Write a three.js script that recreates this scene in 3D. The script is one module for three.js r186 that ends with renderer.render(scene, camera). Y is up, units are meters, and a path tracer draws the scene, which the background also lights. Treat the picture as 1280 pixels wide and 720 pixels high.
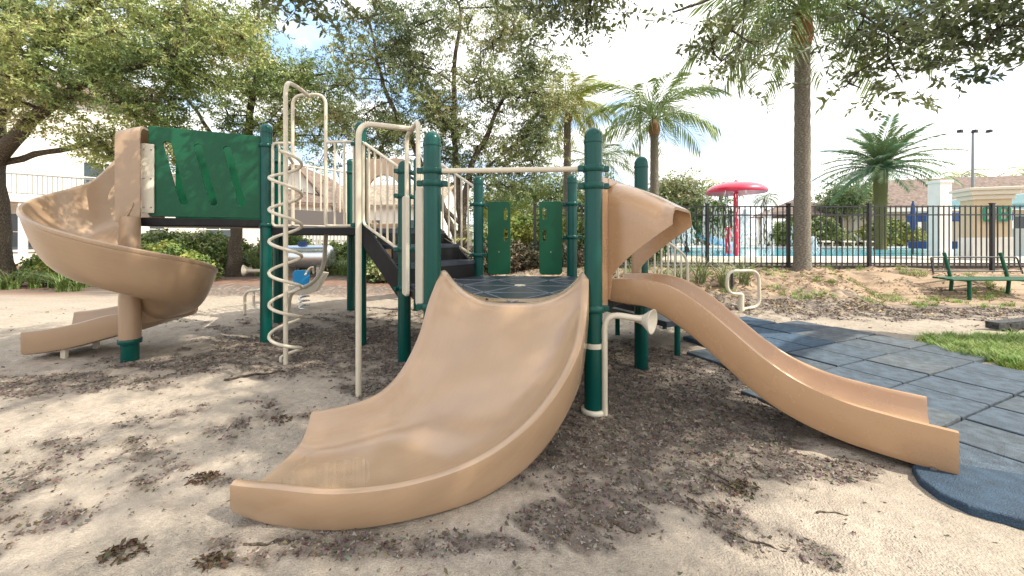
import * as THREE from 'three';
import { mergeGeometries, toCreasedNormals, mergeVertices } from 'three/addons/utils/BufferGeometryUtils.js';
import { RoundedBoxGeometry } from 'three/addons/geometries/RoundedBoxGeometry.js';
import { createNoise2D, createNoise3D } from 'simplex-noise';

// ------------------------------------------------------------------ camera, sky, sun, exposure
const EYE = 1.21, FOC = 480, HOR = 297.5;
const scene = new THREE.Scene();
const camera = new THREE.PerspectiveCamera(2 * Math.atan(422.5 / FOC) * 180 / Math.PI, 1280 / 845, 0.05, 2000);
camera.position.set(0, EYE, 0);
camera.lookAt(0, EYE, -10);
camera.setViewOffset(1280, 845, 0, 125, 1280, 720);
camera.updateProjectionMatrix();
const renderer = new THREE.WebGLRenderer({ antialias: true });
renderer.setSize(1280, 720);
renderer.toneMapping = THREE.LinearToneMapping;
renderer.toneMappingExposure = 1.85;
renderer.shadowMap.enabled = true;
const SUN = new THREE.Vector3(0.62, 0.72, 0.22).normalize();
const sun = new THREE.DirectionalLight(new THREE.Color(1, 0.93, 0.80), 4.0);
sun.position.copy(SUN).multiplyScalar(60);
sun.castShadow = true;
sun.shadow.mapSize.set(4096, 4096);
Object.assign(sun.shadow.camera, { left: -30, right: 30, top: 30, bottom: -30, near: 1, far: 160 });
sun.shadow.radius = 1;
scene.add(sun, sun.target);

function rng(seed) { let a = seed >>> 0; return () => { a = (a + 0x6D2B79F5) | 0; let t = Math.imul(a ^ (a >>> 15), 1 | a); t = (t + Math.imul(t ^ (t >>> 7), 61 | t)) ^ t; return ((t ^ (t >>> 14)) >>> 0) / 4294967296; }; }
const n2 = createNoise2D(rng(11)), n3 = createNoise3D(rng(12));
const fbm = (x, y, o = 4) => { let s = 0, a = 0.5, f = 1; for (let i = 0; i < o; i++) { s += a * n2(x * f, y * f); a *= 0.5; f *= 2.03; } return s; };
const fbm3 = (x, y, z, o = 4) => { let s = 0, a = 0.5, f = 1; for (let i = 0; i < o; i++) { s += a * n3(x * f, y * f, z * f); a *= 0.5; f *= 2.03; } return s; };
const clamp = (x, a = 0, b = 1) => Math.min(b, Math.max(a, x));
const smooth = (a, b, x) => { const t = clamp((x - a) / (b - a)); return t * t * (3 - 2 * t); };
const lerp = (a, b, t) => a + (b - a) * t;

{ // hazy bright sky with broken cloud
  const W = 1024, H = 512, data = new Float32Array(W * H * 4);
  for (let j = 0; j < H; j++) for (let i = 0; i < W; i++) {
    const el = ((j + 0.5) / H - 0.5) * Math.PI, az = ((i + 0.5) / W - 0.5) * 2 * Math.PI;
    const y = Math.sin(el), x = Math.cos(el) * Math.cos(az), z = Math.cos(el) * Math.sin(az);
    const k = Math.max(y, 0);
    const cosS = x * SUN.x + y * SUN.y + z * SUN.z;
    const glow = 0.55 * Math.pow(Math.max(cosS, 0), 3) + 0.35 * smooth(-0.6, 0.9, cosS);
    let r = lerp(0.80, 0.12, Math.pow(k, 0.45)), g = lerp(0.88, 0.33, Math.pow(k, 0.5)), b = lerp(0.95, 0.72, Math.pow(k, 0.6));
    const s = 1.3 / (k + 0.25);
    const c = fbm3(x * s * 1.2 + 3, y * 2.2, z * s * 1.2, 5);
    const cov = clamp(smooth(-0.16, 0.30, c + 0.6 * glow + 0.16));
    const br = 0.97 + 0.25 * glow + 0.12 * fbm3(x * 4, y * 6, z * 4 + 7, 3);
    r = lerp(r, br, cov); g = lerp(g, br * 0.995, cov); b = lerp(b, br * 0.985, cov);
    r += glow * 0.22; g += glow * 0.21; b += glow * 0.2;
    if (y < 0) { r = 0.5; g = 0.48; b = 0.44; }
    const o = (j * W + i) * 4; data[o] = r; data[o + 1] = g; data[o + 2] = b; data[o + 3] = 1;
  }
  const t = new THREE.DataTexture(data, W, H, THREE.RGBAFormat, THREE.FloatType);
  t.mapping = THREE.EquirectangularReflectionMapping; t.magFilter = THREE.LinearFilter; t.minFilter = THREE.LinearFilter; t.needsUpdate = true;
  scene.background = t; scene.environment = t;
}

// ------------------------------------------------------------------ helpers
const P = (x, d, y = 0) => new THREE.Vector3(x, y, -d);
const G = (px, py, h = 0) => { const d = (EYE - h) * FOC / (py - HOR); return [(px - 640) / FOC * d, d]; };
const used = {};
const numbered = n => { used[n] = (used[n] ?? -1) + 1; return used[n] ? `${n}_${String(used[n]).padStart(3, '0')}` : n; };
function mesh(name, geo, mat, parent = scene) {
  const m = new THREE.Mesh(geo, mat); m.castShadow = m.receiveShadow = true;
  m.name = parent === scene ? numbered(name) : name; parent.add(m); return m;
}
function group(name, parent = scene, pos) {
  const g = new THREE.Group(); g.name = parent === scene ? numbered(name) : name; if (pos) g.position.copy(pos); parent.add(g); return g;
}
function tag(o, label, category, grp) { o.userData.label = label; o.userData.category = category; if (grp) o.userData.group = grp; return o; }
function struct(o) { o.userData.kind = 'structure'; return o; }
function stuff(o) { o.userData.kind = 'stuff'; return o; }
function noiseTex(size, fn, srgb) {
  const d = new Uint8Array(size * size * 4);
  for (let j = 0; j < size; j++) for (let i = 0; i < size; i++) { const c = fn(i / size, j / size), o = (j * size + i) * 4; d[o] = clamp(c[0]) * 255; d[o + 1] = clamp(c[1]) * 255; d[o + 2] = clamp(c[2]) * 255; d[o + 3] = 255; }
  const t = new THREE.DataTexture(d, size, size); t.wrapS = t.wrapT = THREE.RepeatWrapping; t.magFilter = THREE.LinearFilter; t.minFilter = THREE.LinearMipmapLinearFilter; t.generateMipmaps = true;
  if (srgb) t.colorSpace = THREE.SRGBColorSpace; t.needsUpdate = true; return t;
}
// tiling noise: 4D is not needed, blend over the seam
const tileN = (u, v, s, o) => { const a = fbm(u * s, v * s, o), b = fbm((u - 1) * s, v * s, o), c = fbm(u * s, (v - 1) * s, o), e = fbm((u - 1) * s, (v - 1) * s, o); const wu = smooth(0, 1, u), wv = smooth(0, 1, v); return lerp(lerp(a, b, wu), lerp(c, e, wu), wv); };
function rep(t, sx, sy = sx) { const c = t.clone(); c.repeat.set(sx, sy); c.needsUpdate = true; return c; }
const std = (r, g, b, rough = 0.6, extra = {}) => new THREE.MeshStandardMaterial({ color: new THREE.Color().setRGB(r, g, b), roughness: rough, side: THREE.DoubleSide, ...extra });
const phys = (r, g, b, rough = 0.6, extra = {}) => new THREE.MeshPhysicalMaterial({ color: new THREE.Color().setRGB(r, g, b), roughness: rough, side: THREE.DoubleSide, ...extra });

const T = {
  grain: noiseTex(512, (u, v) => { const g = 0.5 + 0.55 * tileN(u, v, 60, 3) + 0.25 * tileN(u, v, 9, 3); return [g, g, g]; }),
  sand: noiseTex(1024, (u, v) => { const g = 0.88 + 0.16 * tileN(u, v, 120, 3) + 0.13 * tileN(u, v, 22, 4); const s = tileN(u + 0.3, v + 0.1, 60, 2) > 0.47 ? 0.5 : 1; return [g * s, g * s * 0.985, g * s * 0.96]; }, true),
  sandB: noiseTex(1024, (u, v) => { const g = 0.5 + 0.5 * tileN(u, v, 90, 4) + 0.4 * tileN(u, v, 16, 4); return [g, g, g]; }),
  stain: noiseTex(512, (u, v) => { const g = 0.955 + 0.035 * tileN(u, v, 5, 5) + 0.04 * tileN(u, v, 60, 3); const s = 1; return [g * s, g * s * 0.99, g * s * 0.97]; }, true),
  scuff: noiseTex(1024, (u, v) => { const wv = smooth(0, 1, v), wu = smooth(0, 1, u), an = (a, b, o) => { const q = (x, y) => fbm(x * a, y * b, o); return lerp(lerp(q(u, v), q(u - 1, v), wu), lerp(q(u, v - 1), q(u - 1, v - 1), wu), wv); }; const run = an(46, 2.5, 4), fine = an(150, 8, 2), dot = an(90, 90, 2); let g = 0.96 + 0.018 * run + 0.012 * fine + 0.03 * an(4, 4, 4); if (fine > 0.62) g *= 0.96; if (dot > 0.6) g *= 0.85; return [g, g * 0.992, g * 0.98]; }, true),
  rough: noiseTex(512, (u, v) => { const g = 0.78 + 0.16 * tileN(u, v, 7, 4) + 0.06 * tileN(u, v, 50, 2); return [g, g, g]; }),
  bark: noiseTex(512, (u, v) => { const g = 0.62 + 0.5 * tileN(u, v, 14, 4) + 0.35 * tileN(u * 3 % 1, v, 30, 3); return [g, g * 0.97, g * 0.93]; }, true),
  rubber: noiseTex(512, (u, v) => { const a = tileN(u, v, 110, 2), b = tileN(u, v, 6, 4); const w = a > 0.3 ? 1.25 : 0.85 + 0.3 * a; const g = w * (0.9 + 0.28 * b); return [g * 0.78, g * 0.78, g * 0.78]; }, true),
  shingle: noiseTex(512, (u, v) => { const row = Math.floor(v * 24), e = (v * 24) % 1; const k = 0.8 + 0.18 * n2(Math.floor(u * 20 + (row % 2) * 0.5) * 3.1, row * 1.7) - (e < 0.12 ? 0.25 : 0); return [k, k, k]; }, true),
};
const M = {
  green: phys(0.002, 0.062, 0.05, 0.3, { roughnessMap: T.rough, specularIntensity: 0.6 }),
  panel: phys(0.005, 0.085, 0.04, 0.5, { specularIntensity: 0.5, map: rep(T.stain, 1), roughnessMap: T.rough }),
  tan: phys(0.40, 0.268, 0.165, 0.28, { map: rep(T.scuff, 0.9), roughnessMap: T.rough, clearcoat: 0.6, clearcoatRoughness: 0.2, bumpMap: T.grain, bumpScale: 0.0002 }),
  tanWarm: phys(0.46, 0.28, 0.155, 0.34, { map: rep(T.scuff, 0.9), roughnessMap: T.rough, clearcoat: 0.5, clearcoatRoughness: 0.22, bumpMap: T.grain, bumpScale: 0.0002 }),
  tanDull: phys(0.36, 0.245, 0.155, 0.4, { map: rep(T.scuff, 0.9), roughnessMap: T.rough, clearcoat: 0.35, clearcoatRoughness: 0.32, bumpMap: T.grain, bumpScale: 0.0006 }),
  pipe: std(0.66, 0.60, 0.49, 0.42, { map: rep(T.stain, 2), roughnessMap: T.rough }),
  cream: std(0.68, 0.63, 0.53, 0.5, { map: rep(T.stain, 1.5) }),
  deck: std(0.035, 0.046, 0.066, 0.42, { map: rep(T.stain, 1), roughnessMap: T.rough, bumpMap: T.grain, bumpScale: 0.001 }),
  deckRib: std(0.16, 0.18, 0.21, 0.5),
  black: phys(0.014, 0.014, 0.015, 0.6, { roughnessMap: T.rough, specularIntensity: 0.4 }),
  kick: std(0.10, 0.085, 0.08, 0.6),
  bolt: std(0.35, 0.34, 0.32, 0.35, { metalness: 0.9 }),
  iron: std(0.012, 0.013, 0.015, 0.45),
  steel: std(0.62, 0.64, 0.66, 0.28, { metalness: 0.85, roughnessMap: T.rough }),
  blue: std(0.01, 0.28, 0.62, 0.4),
  navy: std(0.015, 0.05, 0.16, 0.7),
  red: phys(0.62, 0.015, 0.06, 0.35, { clearcoat: 0.3 }),
  barkGrey: std(0.22, 0.18, 0.14, 0.95, { map: rep(T.bark, 2, 1), bumpMap: T.bark, bumpScale: 0.02 }),
  barkBrown: std(0.23, 0.18, 0.14, 0.95, { map: rep(T.bark, 2, 1), bumpMap: T.bark, bumpScale: 0.02 }),
  barkPalm: std(0.50, 0.46, 0.40, 0.9, { map: rep(T.bark, 1, 3), bumpMap: T.bark, bumpScale: 0.008 }),
  boot: std(0.25, 0.12, 0.06, 0.9),
  white: std(0.78, 0.77, 0.74, 0.7, { map: rep(T.stain, 0.5) }),
  beige: std(0.62, 0.50, 0.34, 0.8, { map: rep(T.stain, 0.5) }),
  roof: std(0.24, 0.17, 0.135, 0.9, { map: rep(T.shingle, 0.35) }),
  glass: std(0.05, 0.07, 0.08, 0.12),
  concrete: std(0.58, 0.53, 0.46, 0.9, { map: rep(T.sand, 0.4) }),
  wood: std(0.10, 0.11, 0.12, 0.8, { map: rep(T.bark, 1) }),
};
const leafMat = (r, g, b, tr = 0.38) => phys(r, g, b, 0.62, { transmission: tr, thickness: 0 });
const L = { oak: leafMat(1, 1, 1), hedge: leafMat(1, 1, 1, 0.22), palm: leafMat(0.19, 0.26, 0.06), palmY: leafMat(0.34, 0.35, 0.08), palmB: leafMat(0.15, 0.215, 0.085, 0.3) };

// geometry helpers
function tubeAlong(pts, radii, radial = 8, caps = false) { // pts Vector3[], radius per point, parallel-transport frames, uv in metres
  const n = pts.length, pos = [], uv = [], idx = []; let len = 0;
  let t0 = pts[1].clone().sub(pts[0]).normalize();
  let nrm = Math.abs(t0.y) < 0.9 ? new THREE.Vector3(0, 1, 0) : new THREE.Vector3(1, 0, 0); nrm.addScaledVector(t0, -nrm.dot(t0)).normalize();
  for (let i = 0; i < n; i++) {
    const t = (i === 0 ? pts[1].clone().sub(pts[0]) : i === n - 1 ? pts[i].clone().sub(pts[i - 1]) : pts[i + 1].clone().sub(pts[i - 1])).normalize();
    nrm.addScaledVector(t, -nrm.dot(t)).normalize(); const b = t.clone().cross(nrm);
    if (i) len += pts[i].distanceTo(pts[i - 1]);
    const r = Array.isArray(radii) ? radii[i] : radii;
    for (let k = 0; k <= radial; k++) { const a = k / radial * Math.PI * 2, c = Math.cos(a) * r, s = Math.sin(a) * r; pos.push(pts[i].x + nrm.x * c + b.x * s, pts[i].y + nrm.y * c + b.y * s, pts[i].z + nrm.z * c + b.z * s); uv.push(k / radial * 6.283 * r, len); }
  }
  const w = radial + 1;
  for (let i = 0; i < n - 1; i++) for (let k = 0; k < radial; k++) { const a = i * w + k; idx.push(a, a + w, a + 1, a + 1, a + w, a + w + 1); }
  if (caps) for (const i of [0, n - 1]) { const c = pos.length / 3; pos.push(pts[i].x, pts[i].y, pts[i].z); uv.push(0, 0); for (let k = 0; k < radial; k++) i ? idx.push(c, i * w + k, i * w + k + 1) : idx.push(c, k + 1, k); }
  const g = new THREE.BufferGeometry(); g.setAttribute('position', new THREE.Float32BufferAttribute(pos, 3)); g.setAttribute('uv', new THREE.Float32BufferAttribute(uv, 2)); g.setIndex(idx); g.computeVertexNormals(); return g;
}
function filleted(pts, r, seg = 7) { // polyline with rounded corners
  const out = [pts[0].clone()];
  for (let i = 1; i < pts.length - 1; i++) {
    const a = pts[i - 1].clone().sub(pts[i]), b = pts[i + 1].clone().sub(pts[i]); const k = Math.min(r, a.length() * 0.49, b.length() * 0.49);
    const p = pts[i].clone().addScaledVector(a.normalize(), k), q = pts[i].clone().addScaledVector(b.normalize(), k);
    for (let s = 0; s <= seg; s++) { const t = s / seg; out.push(p.clone().multiplyScalar((1 - t) * (1 - t)).addScaledVector(pts[i], 2 * t * (1 - t)).addScaledVector(q, t * t)); }
  }
  out.push(pts[pts.length - 1].clone()); return out;
}
const pipeGeo = (pts, r = 0.0175, bend = 0.1, radial = 10) => tubeAlong(filleted(pts, bend), r, radial, true);
const spline = (pts, n) => new THREE.CatmullRomCurve3(pts, false, 'centripetal').getSpacedPoints(n);
function boxUV(g) { // uv in metres by the main direction of each face
  g = g.index ? g.toNonIndexed() : g; const p = g.attributes.position, nn = g.attributes.normal, uv = new Float32Array(p.count * 2);
  for (let i = 0; i < p.count; i++) { const ax = Math.abs(nn.getX(i)), ay = Math.abs(nn.getY(i)), az = Math.abs(nn.getZ(i)); const a = ay > ax && ay > az ? [p.getX(i), p.getZ(i)] : ax > az ? [p.getZ(i), p.getY(i)] : [p.getX(i), p.getY(i)]; uv[2 * i] = a[0]; uv[2 * i + 1] = a[1]; }
  g.setAttribute('uv', new THREE.BufferAttribute(uv, 2)); return g;
}
const box = (w, h, d, x = 0, y = 0, z = 0, r = 0) => { const g = r ? new RoundedBoxGeometry(w, h, d, 2, r) : new THREE.BoxGeometry(w, h, d); g.translate(x, y, z); return boxUV(g); };
function bar(a, b, w, h) { const v = b.clone().sub(a), l = v.length(); const g = box(w, h, l); const m = new THREE.Matrix4().lookAt(b, a, Math.abs(v.y / l) > 0.99 ? new THREE.Vector3(1, 0, 0) : new THREE.Vector3(0, 1, 0)); m.setPosition(a.clone().add(b).multiplyScalar(0.5)); g.applyMatrix4(m); return g; }
function extrude(shape, depth, bevel = 0.006, seg = 2) { const g = new THREE.ExtrudeGeometry(shape, { depth: depth - 2 * bevel, bevelEnabled: bevel > 0, bevelThickness: bevel, bevelSize: bevel, bevelOffset: -bevel, bevelSegments: seg, curveSegments: 8 }); g.translate(0, 0, bevel); return g; }
function rrect(x0, y0, x1, y1, r) { const s = new THREE.Shape(); s.moveTo(x0 + r, y0); s.lineTo(x1 - r, y0); s.absarc(x1 - r, y0 + r, r, -Math.PI / 2, 0); s.lineTo(x1, y1 - r); s.absarc(x1 - r, y1 - r, r, 0, Math.PI / 2); s.lineTo(x0 + r, y1); s.absarc(x0 + r, y1 - r, r, Math.PI / 2, Math.PI); s.lineTo(x0, y0 + r); s.absarc(x0 + r, y0 + r, r, Math.PI, Math.PI * 1.5); return s; }
const basis = (o, ux, uy, uz) => new THREE.Matrix4().makeBasis(ux, uy, uz).setPosition(o);
const UP = new THREE.Vector3(0, 1, 0);
function poly(pts, y0, y1) { // flat polygon (x,d) extruded between heights
  const s = new THREE.Shape(pts.map(([x, d]) => new THREE.Vector2(x, d))); const g = new THREE.ExtrudeGeometry(s, { depth: y1 - y0, bevelEnabled: false }); g.rotateX(-Math.PI / 2); g.translate(0, y0, 0); return g;
}
// trough swept between two rails; stations {l,r: floor edge points, hl,hr: wall heights, tb: depth of the underside}
function trough(stations, n, t = 0.03, pow = 5, shell = false) {
  const keys = ['hl', 'hr', 'tb', 'p']; stations.forEach(s => { s.p = s.p || pow; });
  const lc = new THREE.CatmullRomCurve3(stations.map(s => s.l), false, 'centripetal'), rc = new THREE.CatmullRomCurve3(stations.map(s => s.r), false, 'centripetal');
  const m = stations.length - 1, rings = [], sec = [];
  for (let i = 0; i <= n; i++) {
    const u = i / n, f = u * m, k = Math.min(m - 1, Math.floor(f)), w = f - k;
    const l = lc.getPoint(u), r = rc.getPoint(u), v = {}; for (const q of keys) { const p0 = stations[Math.max(0, k - 1)][q], p1 = stations[k][q], p2 = stations[k + 1][q], p3 = stations[Math.min(m, k + 2)][q]; v[q] = 0.5 * (2 * p1 + (p2 - p0) * w + (2 * p0 - 5 * p1 + 4 * p2 - p3) * w * w + (3 * p1 - p0 - 3 * p2 + p3) * w * w * w); }
    const W = Math.hypot(r.x - l.x, r.z - l.z), s = [];
    const NI = 26;
    for (let a = 0; a <= NI; a++) { const c = -Math.cos(a / NI * Math.PI); const q = (c + 1) / 2; s.push([q * W, (c < 0 ? v.hl : v.hr) * Math.pow(Math.abs(c), v.p)]); }
    if (shell) { // outer skin follows the bowl
      s.push([W + t * 0.3, v.hr + 0.012], [W + t * 0.9, v.hr + 0.014], [W + t * 1.3, v.hr + 0.004], [W + t * 1.3, v.hr - 0.02], [W + t * 0.9, v.hr - 0.035]);
      for (let a = 1; a < NI; a++) { const c = Math.cos(a / NI * Math.PI); s.push([W / 2 + c * (W / 2 + t), (c < 0 ? v.hl : v.hr) * Math.pow(Math.abs(c), pow) - v.tb * (1 - Math.pow(Math.abs(c), 4)) - 0.03 * Math.pow(Math.abs(c), 4)]); }
      s.push([-t * 0.9, v.hl - 0.035], [-t * 1.3, v.hl - 0.02], [-t * 1.3, v.hl + 0.004], [-t * 0.9, v.hl + 0.014], [-t * 0.3, v.hl + 0.012]);
    } else {
    s.push([W + t * 0.25, v.hr + 0.009], [W + t * 0.6, v.hr + 0.011], [W + t * 0.95, v.hr + 0.004], [W + t, v.hr - 0.012], [W + t, -v.tb + 0.05], [W + t - 0.015, -v.tb + 0.015], [W + t - 0.05, -v.tb]);
    s.push([W / 2, -v.tb], [-t + 0.05, -v.tb], [-t + 0.015, -v.tb + 0.015], [-t, -v.tb + 0.05], [-t, v.hl - 0.012], [-t * 0.95, v.hl + 0.004], [-t * 0.6, v.hl + 0.011], [-t * 0.25, v.hl + 0.009]); }
    const dir = r.clone().sub(l).setY(0).normalize();
    rings.push(s.map(([a, h]) => { const q = W > 0 ? a / W : 0; return new THREE.Vector3(l.x + dir.x * a, lerp(l.y, r.y, clamp(q, 0, 1)) + h, l.z + dir.z * a); }));
    sec.push(s);
  }
  const w = rings[0].length, pos = [], uv = [], idx = []; let len = 0;
  rings.forEach((R, i) => { if (i) len += R[13].distanceTo(rings[i - 1][13]); let acc = 0; R.forEach((p, k) => { if (k) acc += p.distanceTo(R[k - 1]); pos.push(p.x, p.y, p.z); uv.push(acc, len); }); });
  for (let i = 0; i < rings.length - 1; i++) for (let k = 0; k < w; k++) { const a = i * w + k, b = i * w + (k + 1) % w; idx.push(a, b, a + w, b, b + w, a + w); }
  for (const e of [0, rings.length - 1]) { const tri = THREE.ShapeUtils.triangulateShape(sec[e].map(p => new THREE.Vector2(p[0], p[1])), []); for (const q of tri) e ? idx.push(e * w + q[0], e * w + q[1], e * w + q[2]) : idx.push(q[2], q[1], q[0]); }
  const g = new THREE.BufferGeometry(); g.setAttribute('position', new THREE.Float32BufferAttribute(pos, 3)); g.setAttribute('uv', new THREE.Float32BufferAttribute(uv, 2)); g.setIndex(idx);
  return toCreasedNormals(g, 0.7);
}
// arch-shaped hood: local x along travel, y up, z across; top(s) height, bottom(s) leg height
function hoodGeo(len, halfW, top, bottom, t = 0.025, rc = 0.12, ns = 18) {
  const sect = (s, off) => { const T0 = top(s) - off, hw = halfW - off, B = Math.min(bottom(s), T0 - 0.004), out = []; const r = Math.min(rc, Math.max(0.01, T0 - B));
    const leg = 8, arc = 8; for (let i = 0; i < leg; i++) out.push([-hw, lerp(B, T0 - r, i / leg)]); for (let i = 0; i <= arc; i++) { const a = Math.PI - i / arc * Math.PI / 2; out.push([-hw + r + r * Math.cos(a), T0 - r + r * Math.sin(a)]); }
    for (let i = 0; i <= arc; i++) { const a = Math.PI / 2 - i / arc * Math.PI / 2; out.push([hw - r + r * Math.cos(a), T0 - r + r * Math.sin(a)]); } for (let i = leg - 1; i >= 0; i--) out.push([hw, lerp(B, T0 - r, i / leg)]); return out; };
  const rings = []; for (let i = 0; i <= ns; i++) { const s = len * i / ns; const o = sect(s, 0), q = sect(s, t); rings.push([...o, ...q.reverse()].map(([z, y]) => [s, y, z])); }
  const w = rings[0].length, pos = [], uv = [], idx = []; rings.forEach(R => R.forEach(p => { pos.push(...p); uv.push(p[0] + p[2], p[1]); }));
  for (let i = 0; i < ns; i++) for (let k = 0; k < w; k++) { const a = i * w + k, b = i * w + (k + 1) % w; idx.push(a, a + w, b, b, a + w, b + w); }
  const h = w / 2; for (const e of [0, ns]) for (let k = 0; k < h - 1; k++) { const a = e * w + k, b = e * w + k + 1, c = e * w + w - 1 - k, d = e * w + w - 2 - k; e ? idx.push(a, c, b, b, c, d) : idx.push(a, b, c, b, d, c); }
  const g = new THREE.BufferGeometry(); g.setAttribute('position', new THREE.Float32BufferAttribute(pos, 3)); g.setAttribute('uv', new THREE.Float32BufferAttribute(uv, 2)); g.setIndex(idx); return toCreasedNormals(g, 0.7);
}

// ------------------------------------------------------------------ ground
function bank(x, d) { const k = 1.5 * smooth(5.4, 7.4, x); return 0.52 * smooth(5.7 + k, 8.5, d + 0.35 * n2(x * 0.5, 3.3)) * smooth(-2.2, 0.8, x); }
function groundH(x, d) {
  const near = smooth(16, 9, Math.hypot(x, d));
  let h = bank(x, d) + near * (0.020 * fbm(x * 1.1 + 5, d * 1.1, 3) + 0.016 * fbm(x * 3.6, d * 3.6 + 9, 3) + 0.014 * fbm(x * 9, d * 9, 3));
  if (x > 1.75 && x < 5.6 && d > 1.0 && d < 6) h = lerp(h, -0.02, smooth(0, 0.25, Math.min(x - 1.75, d - 1.0, 6 - d)) * (inPoly(x, d, TILE_AREA) ? 1 : 0.35));
  h += smooth(0, 1, bank(x, d) / 0.3) * (0.10 * fbm(x * 0.9, d * 1.4, 3) + 0.05 * fbm(x * 4.2, d * 4.2, 3)) * (d < 8.6 ? 1 : 0);
  return h;
}
const TILE_AREA = [[2.2, 2.07], [2.02, 2.6], [1.95, 4.2], [2.6, 5.65], [3.43, 5.7], [4.3, 5.3], [4.85, 4.5], [4.72, 3.5], [5.4, 2.5], [4.5, 1.1], [3.0, 1.5]];
function inPoly(x, y, p) { let c = false; for (let i = 0, j = p.length - 1; i < p.length; j = i++) if ((p[i][1] > y) !== (p[j][1] > y) && x < (p[j][0] - p[i][0]) * (y - p[i][1]) / (p[j][1] - p[i][1]) + p[i][0]) c = !c; return c; }
// dark wood-mulch patches lying in the sand: [x, d, rx, rd, strength]
const MULCH = [[0.62, 2.25, 0.75, 0.5, 1], [1.15, 2.65, 0.8, 0.55, 1], [0.3, 1.66, 0.34, 0.17, 1], [0.1, 3.6, 1.6, 1.2, 0.95], [-2.3, 3.75, 1.7, 0.4, 0.75], [-1.9, 4.5, 1.6, 0.9, 0.85], [-3.9, 3.2, 1.2, 0.26, 0.8], [1.5, 2.02, 0.55, 0.13, 0.95], [-2.3, 1.95, 0.9, 0.5, 0.5], [-1.9, 2.6, 0.8, 0.3, 0.45], [-0.55, 1.52, 0.6, 0.07, 0.9], [-2.7, 1.5, 0.7, 0.3, 0.6], [1.3, 3.6, 1.0, 0.8, 0.9], [6.2, 6.3, 3.4, 0.7, 0.75], [3.6, 6.3, 1.4, 0.5, 0.7], [9, 5.5, 2.5, 0.9, 0.7], [-1.2, 5.8, 2.2, 0.9, 0.5], [-3.6, 5.3, 1.4, 0.5, 0.4], [-6.5, 9.0, 5, 1.0, 0.8], [-3, 12.3, 6, 1.2, 0.8], [0.95, 1.62, 0.12, 0.16, 0.8], [1.15, 1.5, 0.1, 0.12, 0.7], [-1.0, 1.45, 0.1, 0.05, 0.9], [-1.45, 1.9, 0.1, 0.05, 0.9]];
function mulch(x, d) { let m = 0; for (const [cx, cd, rx, rd, s] of MULCH) { const q = Math.hypot((x - cx) / rx, (d - cd) / rd); if (q < 1.7) m = Math.max(m, s * smooth(1.5, 0.55, q)); } const n = fbm(x * 2.3 + 4, d * 2.6, 4) + 0.45 * fbm(x * 11, d * 11, 3); return clamp(smooth(0.3, 0.72, m * 0.85 + n * 0.5 + (m > 0.02 ? 0.06 : 0))); }
function groundColor(x, d) {
  const m = mulch(x, d), n = fbm(x * 0.8 + 20, d * 0.8, 4), f = fbm(x * 6, d * 6, 3);
  let r = 0.40 + 0.06 * n + 0.05 * f, g = 0.348 + 0.05 * n + 0.045 * f, b = 0.293 + 0.05 * n + 0.04 * f;
  const dirt = smooth(5.6, 7.2, d) * smooth(-1, 1.5, x);               // orange-brown dirt of the bank
  const db = smooth(0.0, 0.35, fbm(x * 2 + 7, d * 3.5, 4)); r = lerp(r, lerp(0.40, 0.20, db) + 0.10 * f, dirt); g = lerp(g, lerp(0.30, 0.145, db) + 0.07 * f, dirt); b = lerp(b, lerp(0.215, 0.105, db) + 0.05 * f, dirt);
  const red = smooth(7.6, 8.8, d + 0.5 * n) * smooth(-1.5, -3, x);        // red bark bed before the hedge
  r = lerp(r, 0.24 + 0.08 * f, red); g = lerp(g, 0.14 + 0.05 * f, red); b = lerp(b, 0.10 + 0.04 * f, red);
  const w = fbm(x * 13 + 3, d * 13, 3), s2 = smooth(0.12, 0.42, w); r = lerp(r, lerp(0.155 + 0.11 * f, 0.36, s2), m); g = lerp(g, lerp(0.128 + 0.09 * f, 0.31, s2), m); b = lerp(b, lerp(0.112 + 0.08 * f, 0.26, s2), m);
  return [r, g, b];
}
{
  const axis = (lo, hi, step, far) => { const a = []; for (let v = lo; v <= hi + 1e-6; v += step) a.push(v); let s = step, v = hi; while (v < far) { s *= 1.22; v += s; a.push(v); } s = step; v = lo; while (v > -far) { s *= 1.22; v -= s; a.unshift(v); } return a; };
  const xs = axis(-7, 7, 0.045, 600), ds = axis(0.9, 9, 0.04, 600), nx = xs.length, nd = ds.length;
  const pos = new Float32Array(nx * nd * 3), uv = new Float32Array(nx * nd * 2), col = new Float32Array(nx * nd * 3), idx = [];
  for (let j = 0; j < nd; j++) for (let i = 0; i < nx; i++) { const o = j * nx + i, x = xs[i], d = ds[j]; pos.set([x, groundH(x, d), -d], o * 3); uv.set([x * 0.8, d * 0.8], o * 2); col.set(groundColor(x, d), o * 3); }
  for (let j = 0; j < nd - 1; j++) for (let i = 0; i < nx - 1; i++) { const a = j * nx + i; idx.push(a, a + 1, a + nx, a + 1, a + nx + 1, a + nx); }
  const g = new THREE.BufferGeometry(); g.setAttribute('position', new THREE.BufferAttribute(pos, 3)); g.setAttribute('uv', new THREE.BufferAttribute(uv, 2)); g.setAttribute('color', new THREE.BufferAttribute(col, 3)); g.setIndex(idx); g.computeVertexNormals();
  struct(mesh('ground', g, std(1.08, 1.08, 1.08, 0.95, { vertexColors: true, map: T.sand, bumpMap: T.sandB, bumpScale: 0.008 }))).userData.label = 'pale sand scattered with dark wood mulch and leaf litter';
}
const onGround = (x, d, y = 0) => P(x, d, groundH(x, d) + y);

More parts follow.
